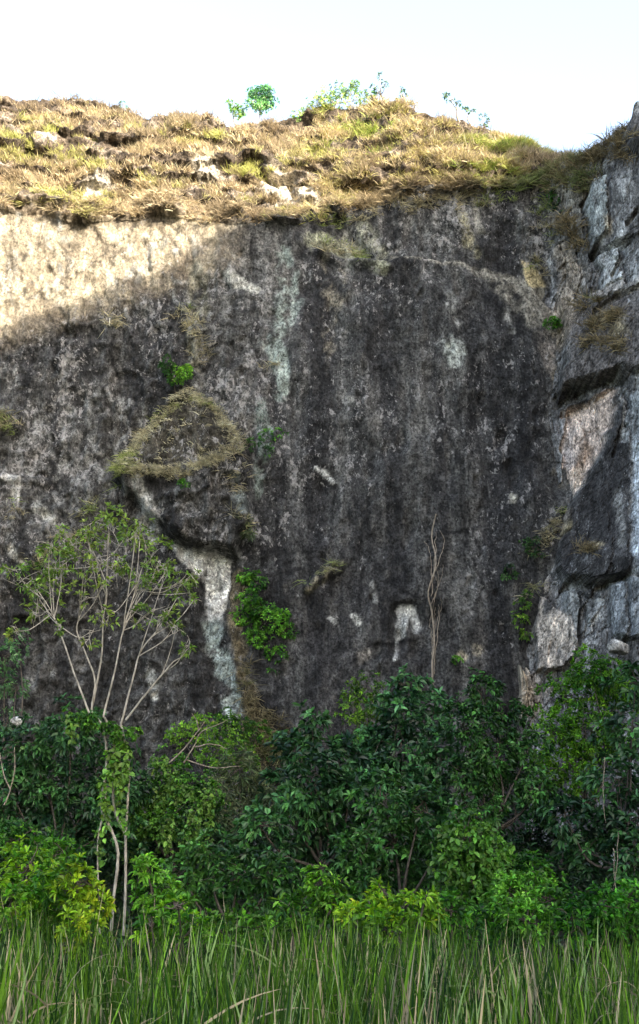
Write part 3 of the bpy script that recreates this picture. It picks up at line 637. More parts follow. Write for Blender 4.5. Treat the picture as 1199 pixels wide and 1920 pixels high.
SEED = [100]
def plant(name, label, cat, depth, base, pads, kind, group=None, dens=1.0, tr=0.10, bark=None, tint=None, parts=('trunk', 'crown'), spread=0.55, base_pt=None, lsc=1.0, centre=None, twig=8, extra=None):
    """pads in photo pixels (px, py, r px[, extra depth]) at a true distance from the camera"""
    SEED[0] += 1; rng = np.random.default_rng(SEED[0])
    W = []
    for p in pads:
        dd = depth + (p[3] if len(p) > 3 else rng.normal(0, spread)); W.append((at(p[0], p[1], dd), p[2] * scale(dd) * 1.08))
    if base_pt is None:
        bp_ = at(base, 1700, depth); bp_[2] = ground_z(np.array([bp_[0]]), np.array([bp_[1]]))[0] - 0.1
    else: bp_ = np.array(base_pt, float)
    root = thing(name, label, cat, bp_, group)
    cen = np.mean([c for c, r in W], 0)
    fork = bp_ + (cen - bp_) * .55 + rng.normal(0, .12, 3) * [1, .6, .3]
    H = np.linalg.norm(cen - bp_)
    lines = [(smooth_line([bp_, bp_ + (fork - bp_) * .5 + rng.normal(0, .05 * H, 3) * [1, 1, .1], fork], 12), np.linspace(tr, tr * .62, 13))]
    lines[0] = (lines[0][0], np.linspace(tr, tr * .62, len(lines[0][0])))
    (V, Fq, cc), mat, Cs = pads_leaves(W, kind, rng, dens, tint, lsc)
    if extra is not None:
        V2, F2, c2 = extra(W, rng); Fq = np.concatenate([Fq, F2 + len(V)]); V = np.concatenate([V, V2]); cc = np.concatenate([cc, c2])
    for c, r in W:
        mid = fork + (c - fork) * .5 + rng.normal(0, .10, 3) * H * .4 + [0, 0, -.04 * H]
        ln = smooth_line([fork, mid, c], 8); lines.append((ln, np.linspace(tr * .5, tr * .14, len(ln))))
        near = Cs[np.linalg.norm(Cs - c, axis=1) < r * 1.3]
        if len(near):
            for q_ in near[rng.choice(len(near), min(twig, len(near)), replace=False)]:
                ln = smooth_line([c + rng.normal(0, .1 * r, 3), (c + q_) / 2 + rng.normal(0, .12 * r, 3), q_], 5); lines.append((ln, np.linspace(tr * .13 + .003, .004, len(ln))))
    TV, TF = tubes(lines, 6)
    mesh_np(parts[0], TV, [TF], bark or M_BARK, root, smooth=True)
    mesh_np(parts[1], V, [Fq], mat, root, col=cc)
    return root
SH = ('stems', 'foliage')

def vine_curtain(W, rng, n=26, c=(.07, .17, .025)):
    Cs, Ax = [], []
    for _ in range(n):
        ce, r = W[rng.integers(len(W))]; a = rng.uniform(0, 6.3)
        p0 = ce + np.array([math.cos(a) * r * rng.uniform(.5, 1), -abs(math.sin(a)) * r * .9, r * rng.uniform(-.2, .7)]); ln = rng.uniform(.5, 1.6)
        m = int(ln / .09); zz = np.arange(m) * .09
        Cs.append(np.stack([p0[0] + .06 * np.sin(zz * 5 + a) + rng.normal(0, .03, m), p0[1] + rng.normal(0, .03, m), p0[2] - zz], -1)); Ax.append(np.tile([0, -.8, .3], (m, 1)) + rng.normal(0, .4, (m, 3)))
    Cs, Ax = np.concatenate(Cs), np.concatenate(Ax)
    return rosettes(Cs, Ax, 3, .14, .11, rng, droop=.6, col=np.tile(c, (len(Cs), 1)) * rng.uniform(.7, 1.5, (len(Cs), 1)))

# ------------------------------------------------------------------ trees and shrubs at the foot of the cliff
GT = 'trees at the foot of the cliff'; GS = 'shrubs between the reeds and the trees'
plant('broadleaf_tree', 'dark broad-leaved tree at the left edge, behind the pale slender stems', 'tree', 36, 110,
      [(55, 1400, 62), (135, 1370, 58), (200, 1415, 52), (90, 1470, 75), (180, 1490, 66), (15, 1470, 60), (240, 1480, 40), (110, 1555, 60), (200, 1560, 58), (20, 1550, 50)], 'broad', GT)
plant('broadleaf_tree', 'dark glossy broad-leaved tree with a narrow pointed top, left of the hanging root', 'tree', 33, 600,
      [(585, 1350, 34), (560, 1405, 44), (628, 1415, 50), (590, 1470, 68), (655, 1480, 48), (520, 1470, 36), (550, 1550, 62), (640, 1560, 64), (485, 1545, 44), (600, 1620, 60)], 'broad', GT, lsc=1.15)
plant('broadleaf_tree', 'blue-green broad-leaved tree rising directly below the hanging root', 'tree', 38, 765,
      [(770, 1282, 32), (745, 1330, 44), (808, 1345, 46), (760, 1400, 60), (700, 1390, 44), (825, 1425, 48), (700, 1450, 46), (780, 1480, 58)], 'broad', GT, tint=(1.1, 1.1, 1.2), lsc=1.12)
plant('broadleaf_tree', 'large dark tree in front of the pale rock shard, with a rounded green top', 'tree', 36, 920,
      [(905, 1295, 38), (945, 1340, 42), (875, 1360, 50), (930, 1415, 58), (995, 1405, 38), (870, 1445, 52), (955, 1480, 56), (900, 1525, 50), (1005, 1480, 42)], 'broadm', GT, tint=(.9, .9, .9))
plant('leafy_tree', 'bright yellow-green tree below the grey fractured rocks on the right', 'tree', 40, 1090,
      [(1110, 1262, 50), (1060, 1305, 50), (1155, 1300, 46), (1035, 1370, 40), (1100, 1375, 58), (1020, 1440, 38), (1080, 1450, 50), (1150, 1390, 45)], 'yellow', GT, tint=(.5, .7, .9))
plant('broadleaf_tree', 'dark tree cut by the right edge of the view, with dead hanging stems', 'tree', 34, 1175,
      [(1192, 1285, 44), (1185, 1370, 52), (1160, 1465, 58), (1195, 1540, 58), (1125, 1545, 48), (1190, 1620, 50), (1100, 1600, 42), (1060, 1530, 45)], 'broad', GT, lsc=1.15)
plant('sapling', 'thin reddish-green sapling against the dark cliff, behind the broad-leaved trees', 'sapling', 46, 690,
      [(692, 1285, 30), (668, 1335, 32), (702, 1345, 28), (660, 1300, 18), (690, 1390, 34)], 'fine', None, dens=.6, tr=.05, tint=(.9, .75, .8))
plant('shrub', 'pale yellowish shrub with bare twigs at the foot of the white rock streak', 'shrub', 46, 420,
      [(375, 1368, 34), (430, 1362, 40), (480, 1375, 32), (410, 1415, 42), (338, 1378, 22), (460, 1420, 36)], 'fine', GS, dens=.7, tr=.05, tint=(1.2, 1.0, 1.1), parts=SH)
plant('shrub', 'vine-draped shrub right of the paired pale stems', 'shrub', 37, 330,
      [(320, 1440, 38), (300, 1495, 44), (350, 1480, 42), (330, 1545, 44), (270, 1540, 38), (390, 1500, 34)], 'vine', GS, extra=lambda W, r: vine_curtain(W, r, 30, (.09, .18, .03)), parts=SH)
plant('shrub', 'grey-green shrub with narrow drooping leaves under the brown hanging grass', 'shrub', 41, 460,
      [(450, 1440, 42), (420, 1490, 38), (480, 1485, 40), (520, 1500, 28), (430, 1560, 40)], 'narrow', GS, parts=SH)
plant('broadleaf_shrub', 'wide mid-green broad-leaved bush in the middle of the thicket', 'shrub', 31, 745,
      [(720, 1500, 58), (790, 1520, 56), (740, 1575, 66), (825, 1590, 48), (670, 1590, 50), (760, 1640, 58), (690, 1650, 45)], 'broadm', GS, parts=SH)
plant('shrub', 'rounded mound of vine leaves hanging in curtains, right of the middle', 'shrub', 27, 885,
      [(880, 1565, 46), (922, 1590, 36), (848, 1590, 34), (880, 1620, 46), (915, 1650, 34)], 'vine', GS, extra=lambda W, r: vine_curtain(W, r, 40), parts=SH)
plant('shrub', 'fresh green leafy bush in front of the vine-covered mound', 'shrub', 25, 990,
      [(1000, 1640, 46), (960, 1680, 46), (1030, 1690, 44), (990, 1725, 56), (930, 1725, 40)], 'fine', GS, parts=SH, tint=(.8, .9, 1.1))
plant('shrub', 'low dark green bush at the right end, above the reeds', 'shrub', 24, 1145,
      [(1130, 1700, 48), (1180, 1690, 44), (1080, 1730, 40), (1150, 1750, 58), (1195, 1740, 40)], 'fine', GS, parts=SH, tint=(.65, .9, 1))
plant('shrub', 'yellow-green bush at the left edge above the reeds', 'shrub', 23, 60,
      [(50, 1625, 48), (20, 1685, 48), (98, 1670, 44), (60, 1735, 50)], 'yellow', GS, parts=SH, tint=(.85, 1, 1))
plant('shrub', 'brightest lime-yellow bush, left of the two pale stems', 'shrub', 22, 150,
      [(145, 1655, 44), (180, 1695, 36), (115, 1715, 46), (150, 1745, 44)], 'yellow', GS, parts=SH, tint=(1, 1, 1))
plant('shrub', 'mid-green bush behind the yellow bushes at the left edge', 'shrub', 28, 50,
      [(20, 1575, 40), (70, 1590, 38), (120, 1600, 36)], 'fine', GS, parts=SH, tint=(.8, .9, 1))
plant('shrub', 'sprawling lime-green shrub with upright shoots behind the middle reeds', 'shrub', 22, 735,
      [(700, 1705, 32), (762, 1700, 36), (800, 1712, 26), (730, 1745, 42), (660, 1722, 30), (715, 1665, 12), (800, 1680, 14)], 'yellow', GS, parts=SH, tint=(.85, 1, 1))
plant('shrub', 'small green bush in front of the pointed dark tree', 'shrub', 25, 600,
      [(602, 1655, 34), (572, 1690, 32), (630, 1690, 32), (600, 1725, 38)], 'fine', GS, parts=SH, tint=(1, 1, 1))
plant('shrub', 'light green bush just right of the two pale stems', 'shrub', 24, 265,
      [(275, 1628, 28), (295, 1668, 32), (280, 1700, 24), (325, 1700, 34)], 'fine', GS, parts=SH, tint=(.9, .95, 1))
plant('broadleaf_shrub', 'dark green spreading bush left of the middle, above the tall reeds', 'shrub', 29, 420,
      [(400, 1600, 54), (450, 1640, 54), (345, 1640, 46), (520, 1640, 46), (390, 1690, 48), (480, 1700, 42)], 'broadm', GS, parts=SH, tint=(1, 1, .9))
plant('shrub', 'shadowed bush between the lime shrub and the fresh green bush', 'shrub', 24, 860,
      [(845, 1705, 34), (875, 1745, 44), (835, 1750, 34)], 'fine', GS, parts=SH, tint=(.6, .8, .8))
plant('shrub', 'pale-leaved shrub leaning in from the left edge beside the cliff', 'shrub', 42, -10,
      [(10, 1230, 30), (35, 1200, 24), (0, 1280, 34), (30, 1290, 26), (15, 1350, 34)], 'tiny', GS, parts=SH, tint=(1.0, 1.0, 1.5))

plant('broadleaf_tree', 'dark small tree deep in the thicket, behind the vine mound', 'tree', 44, 990,
      [(960, 1560, 60), (1035, 1600, 62), (1010, 1500, 46), (900, 1620, 56), (1080, 1640, 56), (830, 1560, 50)], 'broad', GT, tint=(.8, .85, .8))
plant('broadleaf_tree', 'dark low tree deep in the thicket, behind the two pale stems', 'tree', 40, 250,
      [(230, 1520, 50), (290, 1600, 60), (180, 1600, 55), (340, 1560, 50), (380, 1560, 50)], 'broad', GT, tint=(.8, .85, .8))
plant('shrub', 'low lime-green scrub right of the foot of the paired pale stems', 'shrub', 21, 310,
      [(165, 1745, 22), (285, 1738, 28), (320, 1745, 34), (365, 1735, 30), (335, 1700, 22)], 'yellow', GS, parts=SH, tint=(.6, .85, 1))
plant('shrub', 'mid-green scrub between the dark spreading bush and the reeds', 'shrub', 21.5, 460,
      [(420, 1745, 34), (470, 1740, 36), (520, 1735, 32), (565, 1745, 32), (545, 1700, 24)], 'fine', GS, parts=SH, tint=(1, 1, 1))
# slender tree with pale stems
rng = np.random.default_rng(5)
DT = 27.5
def pts(l, dy=0): return np.array([at(a, b_, DT + dy) for a, b_ in l])
bt = at(212, 1790, DT); bt[2] = ground_z(np.array([bt[0]]), np.array([bt[1]]))[0] - .1
tree = thing('slender_tree', 'slender tree with pale bare stems fanning out from a vine-wrapped fork', 'tree', bt)
trk = [([(204, 1850), (212, 1700), (222, 1600), (206, 1550), (190, 1510), (200, 1440), (196, 1370), (172, 1335)], .036, .026, 0),
       ([(226, 1850), (235, 1690), (236, 1600), (234, 1560), (215, 1520), (213, 1450), (218, 1390), (196, 1345)], .032, .026, .15),
       ([(236, 1570), (240, 1500), (242, 1440), (228, 1360)], .024, .026, .1), ([(192, 1850), (186, 1700), (184, 1580), (196, 1520), (200, 1470)], .016, .022, -.1)]
for l, r0, r1, dy in trk:
    P = smooth_line(pts(l, dy), 24); V, Q = tubes([(P, np.linspace(r0, r1, len(P)))], 8); mesh_np('trunk', V, [Q], M_PALE, tree, smooth=True)
brs = [([(168, 1337), (140, 1262), (115, 1190), (98, 1150), (70, 1105)], -.3), ([(172, 1332), (178, 1272), (160, 1222), (145, 1182), (152, 1150), (165, 1128)], .2), ([(174, 1322), (190, 1240), (195, 1155), (201, 1108), (186, 1060), (165, 1005)], .5),
       ([(194, 1345), (215, 1262), (232, 1182), (250, 1120), (272, 1050)], 0), ([(226, 1362), (250, 1270), (264, 1222), (300, 1175), (332, 1120)], -.5), ([(236, 1350), (290, 1282), (322, 1244), (352, 1226)], .4)]
cpad = [(60, 1088, 40), (120, 1055, 38), (82, 1128, 34), (168, 1005, 42), (240, 1000, 44), (290, 1030, 40), (332, 1100, 40), (222, 1060, 34), (150, 1112, 30), (272, 1080, 36), (350, 1085, 26), (205, 975, 34), (30, 1070, 26), (312, 1150, 26), (130, 1015, 32), (270, 1150, 24), (100, 1080, 34), (350, 1215, 20), (60, 1150, 26), (200, 1160, 24), (330, 1180, 22), (160, 1060, 30), (90, 1030, 24)]
cpad += [(rng.uniform(20, 365), rng.uniform(990, 1200), rng.uniform(11, 22)) for _ in range(18)]
W = [(at(a, b_, DT + rng.normal(0, .5)), r * scale(DT) * (1.1 if r > 22 else 1.0)) for a, b_, r in cpad]
tips = [pts(l, dy) for l, dy in brs]
for l, dy in brs:
    P = smooth_line(pts(l, dy), 20, .01, rng); V, Q = tubes([(P, np.linspace(.024, .009, len(P)))], 7)
    own = [W[i] for i in range(len(W)) if np.argmin([np.min(np.linalg.norm(T_[2:] - W[i][0], axis=1)) for T_ in tips]) == brs.index((l, dy))]
    ls = [(P, np.linspace(.024, .008, len(P)))]
    for c, r in own:
        k = max(3, int(len(P) * rng.uniform(.45, .95)) - 1); ln = smooth_line([P[k], P[k] * .4 + c * .6 + [0, 0, -.1], c + [0, 0, .1 * r]], 8, .01, rng); ls.append((ln, np.linspace(.013, .005, len(ln))))
        for _ in range(7):
            e = c + rng.normal(0, .55, 3) * r; ln = smooth_line([ln[-4], (ln[-3] + e) / 2, e], 5); ls.append((ln, np.linspace(.009, .004, len(ln))))
    V, Q = tubes(ls, 6); mesh_np('branch', V, [Q], M_PALE, tree, smooth=True)
W = [(c, r * .92) for c, r in W]
(V, Q, cc), mt, _ = pads_leaves(W, 'sparse', rng, .95); mesh_np('crown', V, [Q], mt, tree, col=cc)
# vine on its fork
W = [(at(a, b_, DT - .1), r * scale(DT)) for a, b_, r in [(215, 1372, 24), (172, 1352, 24), (140, 1345, 18), (208, 1415, 13), (250, 1372, 16), (203, 1460, 9), (228, 1400, 12), (237, 1450, 7), (194, 1500, 6)]]
vt = thing('climbing_vine', 'bright green vine wrapped round the fork of the pale slender tree', 'vine', at(208, 1500, DT))
(V, Q, cc), mt, _ = pads_leaves(W, 'vine', rng, .8, (1.1, 1.1, 1), .8); V2, Q2, c2 = vine_curtain(W, rng, 9, (.10, .20, .03))
mesh_np('foliage', np.concatenate([V, V2]), [np.concatenate([Q, Q2 + len(V)])], mt, vt, col=np.concatenate([cc, c2]))
ls = [(smooth_line([at(a, 1350, DT - .08), at(a + 4, 1430, DT - .12), at(a - 3, 1500, DT - .06)], 10), np.full(11, .007)) for a in (198, 212, 222)]
V, Q = tubes([(p, r[:len(p)]) for p, r in ls], 5); mesh_np('stems', V, [Q], M_BARK, vt, smooth=True)

# ------------------------------------------------------------------ plants on the rock
GC = 'plants rooted in the cliff'
def cliff_plant(label, px, py, pads, kind, dens=1.0, tint=None, lsc=1.0, sf=surf, name='cliff_shrub', tr=.03, group=GC):
    b0 = sf(px, py, -.1); dep = b0[1] - .45
    return plant(name, label, 'shrub', dep, px, [(a, b_, r) for a, b_, r in pads], kind, group, dens, tr, None, tint, SH, .15, b0, lsc)
cliff_plant('bright green hanging shrub right of the white rock streak', 462, 1120, [(480, 1092, 20), (468, 1128, 26), (500, 1165, 36), (540, 1180, 20), (482, 1195, 28), (522, 1228, 20), (515, 1252, 14), (452, 1160, 16), (530, 1155, 16), (460, 1085, 14)], 'fine', 1.0, (1, 1.05, 1.2), 1.2)
cliff_plant('small green shrub on the tip of the grassy triangular ledge', 330, 738, [(312, 688, 15), (345, 700, 16), (325, 712, 12), (352, 690, 9), (312, 670, 7)], 'fine', .9, (1.2, 1.1, 1.2))
cliff_plant('faint green shrub right of the grassy triangular ledge', 500, 830, [(500, 818, 16), (522, 812, 11), (472, 832, 13), (505, 845, 12), (535, 815, 7)], 'fine', .45, (.8, .9, 1.2))
cliff_plant('small green plant in the corner between cliff and flank', 1000, 1035, [(1000, 1028, 13), (988, 1018, 10), (1012, 1040, 8), (1005, 1012, 7)], 'broadm', .6, (.9, .8, .9), .8)
cliff_plant('lower green plant left of the corner with a pale dead leaf', 958, 1075, [(960, 1068, 13), (968, 1080, 9), (948, 1080, 8)], 'broadm', .6, (.9, .8, .9), .8)
cliff_plant('pale leafy shrub low in the corner above the thicket', 985, 1150, [(980, 1130, 14), (975, 1160, 14), (985, 1190, 12), (992, 1115, 10)], 'fine', .6, (1.2, .95, 1.2))
cliff_plant('dark shrub in the notch where cliff and flank meet at the top', 1050, 395, [(1050, 385, 20), (1062, 405, 16), (1042, 365, 14), (1060, 345, 14)], 'fine', .9, (.45, .55, .7))
cliff_plant('grey-green fern clump below the tilted brown twig', 462, 1000, [(455, 975, 12), (465, 1000, 12)], 'narrow', .7)
for (a, b_, r, lab) in [(858, 1236, 7, 'tiny green tuft beside a pale scar low on the dark wall'), (1038, 605, 12, 'small dark green plant below the pale sill on the right'), (345, 905, 9, 'tiny green plant under the grassy triangular ledge')]:
    cliff_plant(lab, a, b_ + 6, [(a, b_, r), (a + r * .7, b_ + 2, r * .6), (a - r * .8, b_ + 3, r * .55)], 'fine', .9, (.8, .9, 1))

# skyline trees
GK = 'small trees on the skyline'
def sky_tree(label, px, top, pads, kind, dens, tint, name='small_tree', tr=.05, lsc=1.0, cat='tree'):
    k = np.argmin(np.abs(mPX[NW + NS - 1] - px)); b0 = MAIN[NW + NS - 1][k].copy(); b0[2] -= .2
    return plant(name, label, cat, b0[1], px, pads, kind, GK, dens, tr, M_ROOT, tint, ('trunk', 'crown'), .2, b0, lsc)
sky_tree('round vivid green small tree, the greenest on the skyline', 488, 160, [(488, 178, 22), (474, 192, 17), (505, 190, 17), (490, 200, 17), (500, 170, 14), (478, 174, 14)], 'fine', 1.0, (2.0, 1.7, 7))
sky_tree('sparse small tree just left of the round green one', 446, 190, [(438, 200, 10), (455, 205, 12), (446, 214, 14), (432, 190, 7)], 'fine', .6, (1.6, 1.2, 2.6))
sky_tree('pale green bush on the hilltop, left of the tall saplings', 625, 165, [(610, 178, 20), (640, 168, 22), (660, 178, 26), (596, 192, 20), (665, 156, 13), (630, 192, 28), (684, 184, 20), (575, 205, 16), (558, 214, 12), (700, 180, 14)], 'fine', .42, (2.9, 1.75, 6), 'hilltop_bush', cat='shrub')
sky_tree('tallest thin sapling on the hilltop', 712, 130, [(712, 142, 9), (722, 158, 8), (704, 162, 8), (714, 178, 8)], 'tiny', .8, (.8, .75, 1.5), 'sapling', .07)
sky_tree('thin sapling right of the tallest one on the hilltop', 752, 160, [(750, 168, 9), (758, 182, 9), (746, 190, 7)], 'tiny', .6, (1, .9, 1.8), 'sapling', .07)
sky_tree('lone sapling leaning left on the right side of the hilltop', 862, 170, [(836, 178, 8), (848, 186, 9), (858, 194, 7)], 'tiny', .8, (.8, .75, 1.3), 'sapling', .07)
sky_tree('small leaning sapling halfway down the right hilltop', 890, 200, [(876, 206, 8), (886, 210, 7)], 'tiny', .8, (.8, .75, 1.3), 'sapling', .06)
sky_tree('lowest dark sapling on the right hilltop slope', 920, 220, [(906, 218, 8), (918, 228, 9), (908, 236, 7)], 'tiny', .8, (.7, .7, 1.2), 'sapling', .07)
sky_tree('thin twiggy sapling above the grassy left skyline', 232, 190, [(230, 196, 8), (240, 204, 7)], 'tiny', .5, (1.2, 1, 1.8), 'sapling', .05)

# ------------------------------------------------------------------ dry grass above the rim and on ledges
def grass_on(name, prob, n, rng, length, width, cols, per=22, label=None, pos=MAIN, lean=0.5, hang=0.35, kind='stuff', bend=.7):
    """tufts rooted on surface vertices drawn with probability prob"""
    p = prob.ravel() / prob.sum(); k = rng.choice(len(p), n, p=p)
    B0 = pos.reshape(-1, 3)[k] + rng.normal(0, .04, (n, 3))
    tuft_dir = np.tile([0, -.55, .85], (n, 1)) + rng.normal(0, .25, (n, 3)) * [1, .5, .4] - [0, 0, hang] * rng.uniform(0, 1, (n, 1))
    big = np.clip(1 + .35 * rng.normal(0, 1, n), .4, 2)
    Pp = np.repeat(B0, per, 0) + rng.normal(0, .10, (n * per, 3)) * [1.3, .6, .6]
    dd = np.repeat(tuft_dir, per, 0) + rng.normal(0, lean, (n * per, 3)) * [1, .7, .55]
    tone = np.clip(.5 + .55 * fbm(B0[:, 0] / 2.2, B0[:, 2] / 1.4, 3, 201) + rng.normal(0, .2, n), 0, 1)
    gr = sst(.12, .45, fbm(B0[:, 0] / 3.0 + 40, B0[:, 2] / 1.6, 3, 203) + rng.normal(0, .12, n) + cols[3])
    c = np.array(cols[0])[None] * (1 - tone[:, None]) + np.array(cols[1])[None] * tone[:, None]
    c = c * (1 - gr[:, None]) + np.array(cols[2])[None] * gr[:, None]
    c = np.repeat(c, per, 0) * np.exp(rng.normal(0, .3, (n * per, 1)))
    Ln = length * np.repeat(big, per) * rng.uniform(.5, 1.2, n * per)
    V, Q, cc = blades(Pp, dd, Ln, width * rng.uniform(.6, 1.3, n * per), c, rng, bend, 3)
    o = mesh_np(name, V, [Q], M_GRASS, col=np.clip(cc, .01, .7))
    o['kind'] = kind
    if label: o['label'] = label; o['category'] = 'grass'
    return o
STRAW = ((.15, .115, .075), (.50, .41, .26), (.34, .34, .11), -.01)
vis = (mPX > -250) & (mPX < 1300)
clump = sst(-.15, .2, fbm(X / 1.3, Z / .8, 3, 205) + .5 * fbm(X / .5, Z / .35, 2, 206))
hol = sst(.72, .95, saw)
pr = vis * (1 - .55 * hol) * (rowk > 0.02) * (rowk < 1.5) * (0.03 + clump) * (1 - .95 * np.clip(OUT * 1.3, 0, 1)) * np.where(rowk > 1.01, 0.0, 1)
pr[NW + NS:NW + NS + 4] = (vis * 1.0)[NW + NS:NW + NS + 4] * .8
rng = np.random.default_rng(11)
grass_on('dry_grass', pr, 7500, rng, .36, .030, STRAW, 17, lean=.55, hang=-.1, bend=.35)
# right part of the hill is greener: extra green growth
pg = pr * sst(540, 640, mPX) * sst(1030, 940, mPX)
grass_on('hill_weeds', pg, 900, rng, .40, .04, ((.26, .24, .09), (.44, .38, .18), (.24, .31, .07), .05), 14)
# overhanging fringe along the rim
pf = vis * (rowk > 0.005) * (rowk < .12) * (mPX < 780) * (0.25 + clump)
grass_on('rim_grass', pf, 900, rng, .42, .03, STRAW, 18, hang=.5, lean=.7, bend=.6)
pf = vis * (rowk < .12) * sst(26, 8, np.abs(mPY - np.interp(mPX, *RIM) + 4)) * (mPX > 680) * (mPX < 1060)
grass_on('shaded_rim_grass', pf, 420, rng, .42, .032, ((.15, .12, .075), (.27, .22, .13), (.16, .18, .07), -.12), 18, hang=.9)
# triangular ledge
tr_ = poly(mPX, mPY, [(345, 740), (395, 770), (445, 830), (452, 850), (390, 850), (330, 880), (250, 888), (225, 880), (250, 845), (295, 790)], 6)
edge = stroke(mPX, mPY, [(225, 880), (330, 885), (400, 862), (455, 830), (400, 768), (350, 738), (300, 785), (235, 860)], 8)
rim3 = stroke(mPX, mPY, [(225, 882), (330, 887), (400, 864)], 9)
tg = grass_on('ledge_grass', tr_ * (.03 + .16 * clump) + 1.9 * edge + 1.3 * rim3, 520, rng, .22, .024, ((.26, .235, .14), (.60, .56, .38), (.22, .27, .07), -.12), 20, hang=.7, lean=.75)
# scattered tufts
sc_ = np.zeros(X.shape)
for l, w_ in [([(250, 905), (200, 935), (160, 960)], 9), ([(345, 590), (370, 620)], 14), ([(200, 600), (215, 605)], 10), ([(370, 640), (385, 690)], 12), ([(440, 850), (450, 880), (440, 920)], 16), ([(445, 955), (470, 990)], 10),
              ([(1010, 1040), (1030, 1000), (1055, 960)], 11), ([(990, 1120), (1000, 1100)], 10), ([(600, 455), (680, 480)], 10), ([(30, 945), (25, 965)], 10), ([(575, 1095), (635, 1055)], 6), ([(500, 690), (520, 685)], 8), ([(5, 780), (20, 800)], 14), ([(1000, 490), (1015, 510)], 8), ([(600, 425), (700, 400), (850, 378), (960, 375)], 12), ([(1010, 350), (1040, 400), (1030, 440)], 22), ([(100, 1020), (140, 1000)], 14), ([(60, 1060), (110, 1030)], 12)]:
    sc_ += stroke(mPX, mPY, l, w_)
grass_on('ledge_tufts', sc_ + 1e-9, 330, rng, .42, .03, ((.24, .21, .13), (.44, .40, .25), (.20, .25, .08), .05), 16, hang=1.0)
# brown hanging grass at the foot of the white streak
hg = stroke(mPX, mPY, [(455, 1250), (468, 1320), (510, 1395)], [7, 9, 45])
grass_on('hanging_grass', hg + 1e-9, 130, rng, .5, .024, ((.13, .11, .065), (.24, .21, .12), (.15, .17, .06), .1), 18, hang=1.6)
# flank grass
FXm, FYm = fPX, fPY
fg = np.zeros(FXm.shape)
for l, w_ in [([(1040, 305), (1100, 290), (1165, 250)], 22), ([(1050, 330), (1100, 330)], 22), ([(1110, 610), (1160, 590)], 12), ([(1100, 640), (1165, 650)], 10), ([(1085, 575), (1120, 565)], 7), ([(1040, 985), (1010, 1060)], 8), ([(1060, 420), (1090, 460)], 14), ([(1150, 270), (1180, 300)], 12), ([(1095, 1030), (1115, 1030)], 7)]:
    fg += stroke(FXm, FYm, l, w_)
fg *= (FL[..., 1] > 35)
grass_on('flank_grass', fg + 1e-12, 420, rng, .5, .032, ((.16, .13, .075), (.30, .25, .14), (.15, .18, .07), -.25), 16, pos=FL, hang=.8)

# ------------------------------------------------------------------ hanging root, twig, loose rocks
def root_line(l, lift, r0, r1, sf=surf, jit=.015):
    P = smooth_line([sf(a, b_, lift) for a, b_ in l], 30, jit, rng); return (P, np.linspace(r0, r1, len(P)))
ht = thing('hanging_root', 'long pale dry root hanging down the dark cliff face', 'root', surf(812, 975, .2))
V, Q = tubes([root_line([(818, 968), (809, 1010), (816, 1060), (804, 1112), (808, 1150), (813, 1205), (808, 1250), (812, 1305)], .3, .03, .045)], 7); mesh_np('main_strand', V, [Q], M_ROOT, ht, smooth=True)
for i in range(11):
    a0 = 812 + rng.normal(0, 12); y0_ = rng.uniform(955, 1130) if i > 3 else rng.uniform(1100, 1190); y1_ = y0_ + rng.uniform(50, 140)
    mx = lambda y_: np.interp(y_, [965, 1060, 1130, 1200, 1300], [816, 812, 806, 811, 808])
    V, Q = tubes([root_line([(a0, y0_), (a0 * .6 + .4 * mx(y0_ + 25) + rng.normal(0, 5), y0_ + 25), (mx(y1_) + rng.normal(0, 2), y1_)], .3, .008, rng.uniform(.012, .024), jit=.035)], 5); mesh_np('side_strand', V, [Q], M_ROOT, ht, smooth=True)
def boulder(name, label, c, size, colr, seed, group=None, cuts=(.55, .85)):
    import bmesh
    bm = bmesh.new(); bmesh.ops.create_icosphere(bm, subdivisions=4, radius=1.0)
    V = np.array([v_.co[:] for v_ in bm.verts]); Fc = np.array([[v_.index for v_ in f.verts] for f in bm.faces]); bm.free()
    rr = np.random.default_rng(seed)
    for _ in range(9):                                  # chip planar faces off
        nrm = rr.normal(0, 1, 3); nrm /= np.linalg.norm(nrm); dd = V @ nrm; cut = rr.uniform(*cuts); V -= np.maximum(dd - cut, 0)[:, None] * nrm
    V += .05 * vnoise(V[:, 0] * 3, V[:, 1] * 3, V[:, 2] * 3, seed)[:, None] * V
    V = V * size + c; cc = np.tile((*colr, .25), (len(V), 1)); cc[:, :3] *= (1 + .3 * vnoise(V[:, 0] * 4, V[:, 1] * 4, V[:, 2] * 4, 3))[:, None]
    return tag(mesh_np(name, V, [Fc], M_ROCK2, col=cc), label, 'rock', 'thing', group)
boulder('boulder', 'pale rounded boulder above the bright tree at the foot of the right flank', at(1160, 1214, 47), (.42, .4, .36), (.38, .37, .34), 3)
boulder('boulder', 'small whitish rock behind the dark tree at the left edge', at(34, 1354, 41), (.26, .25, .18), (.36, .35, .33), 5)
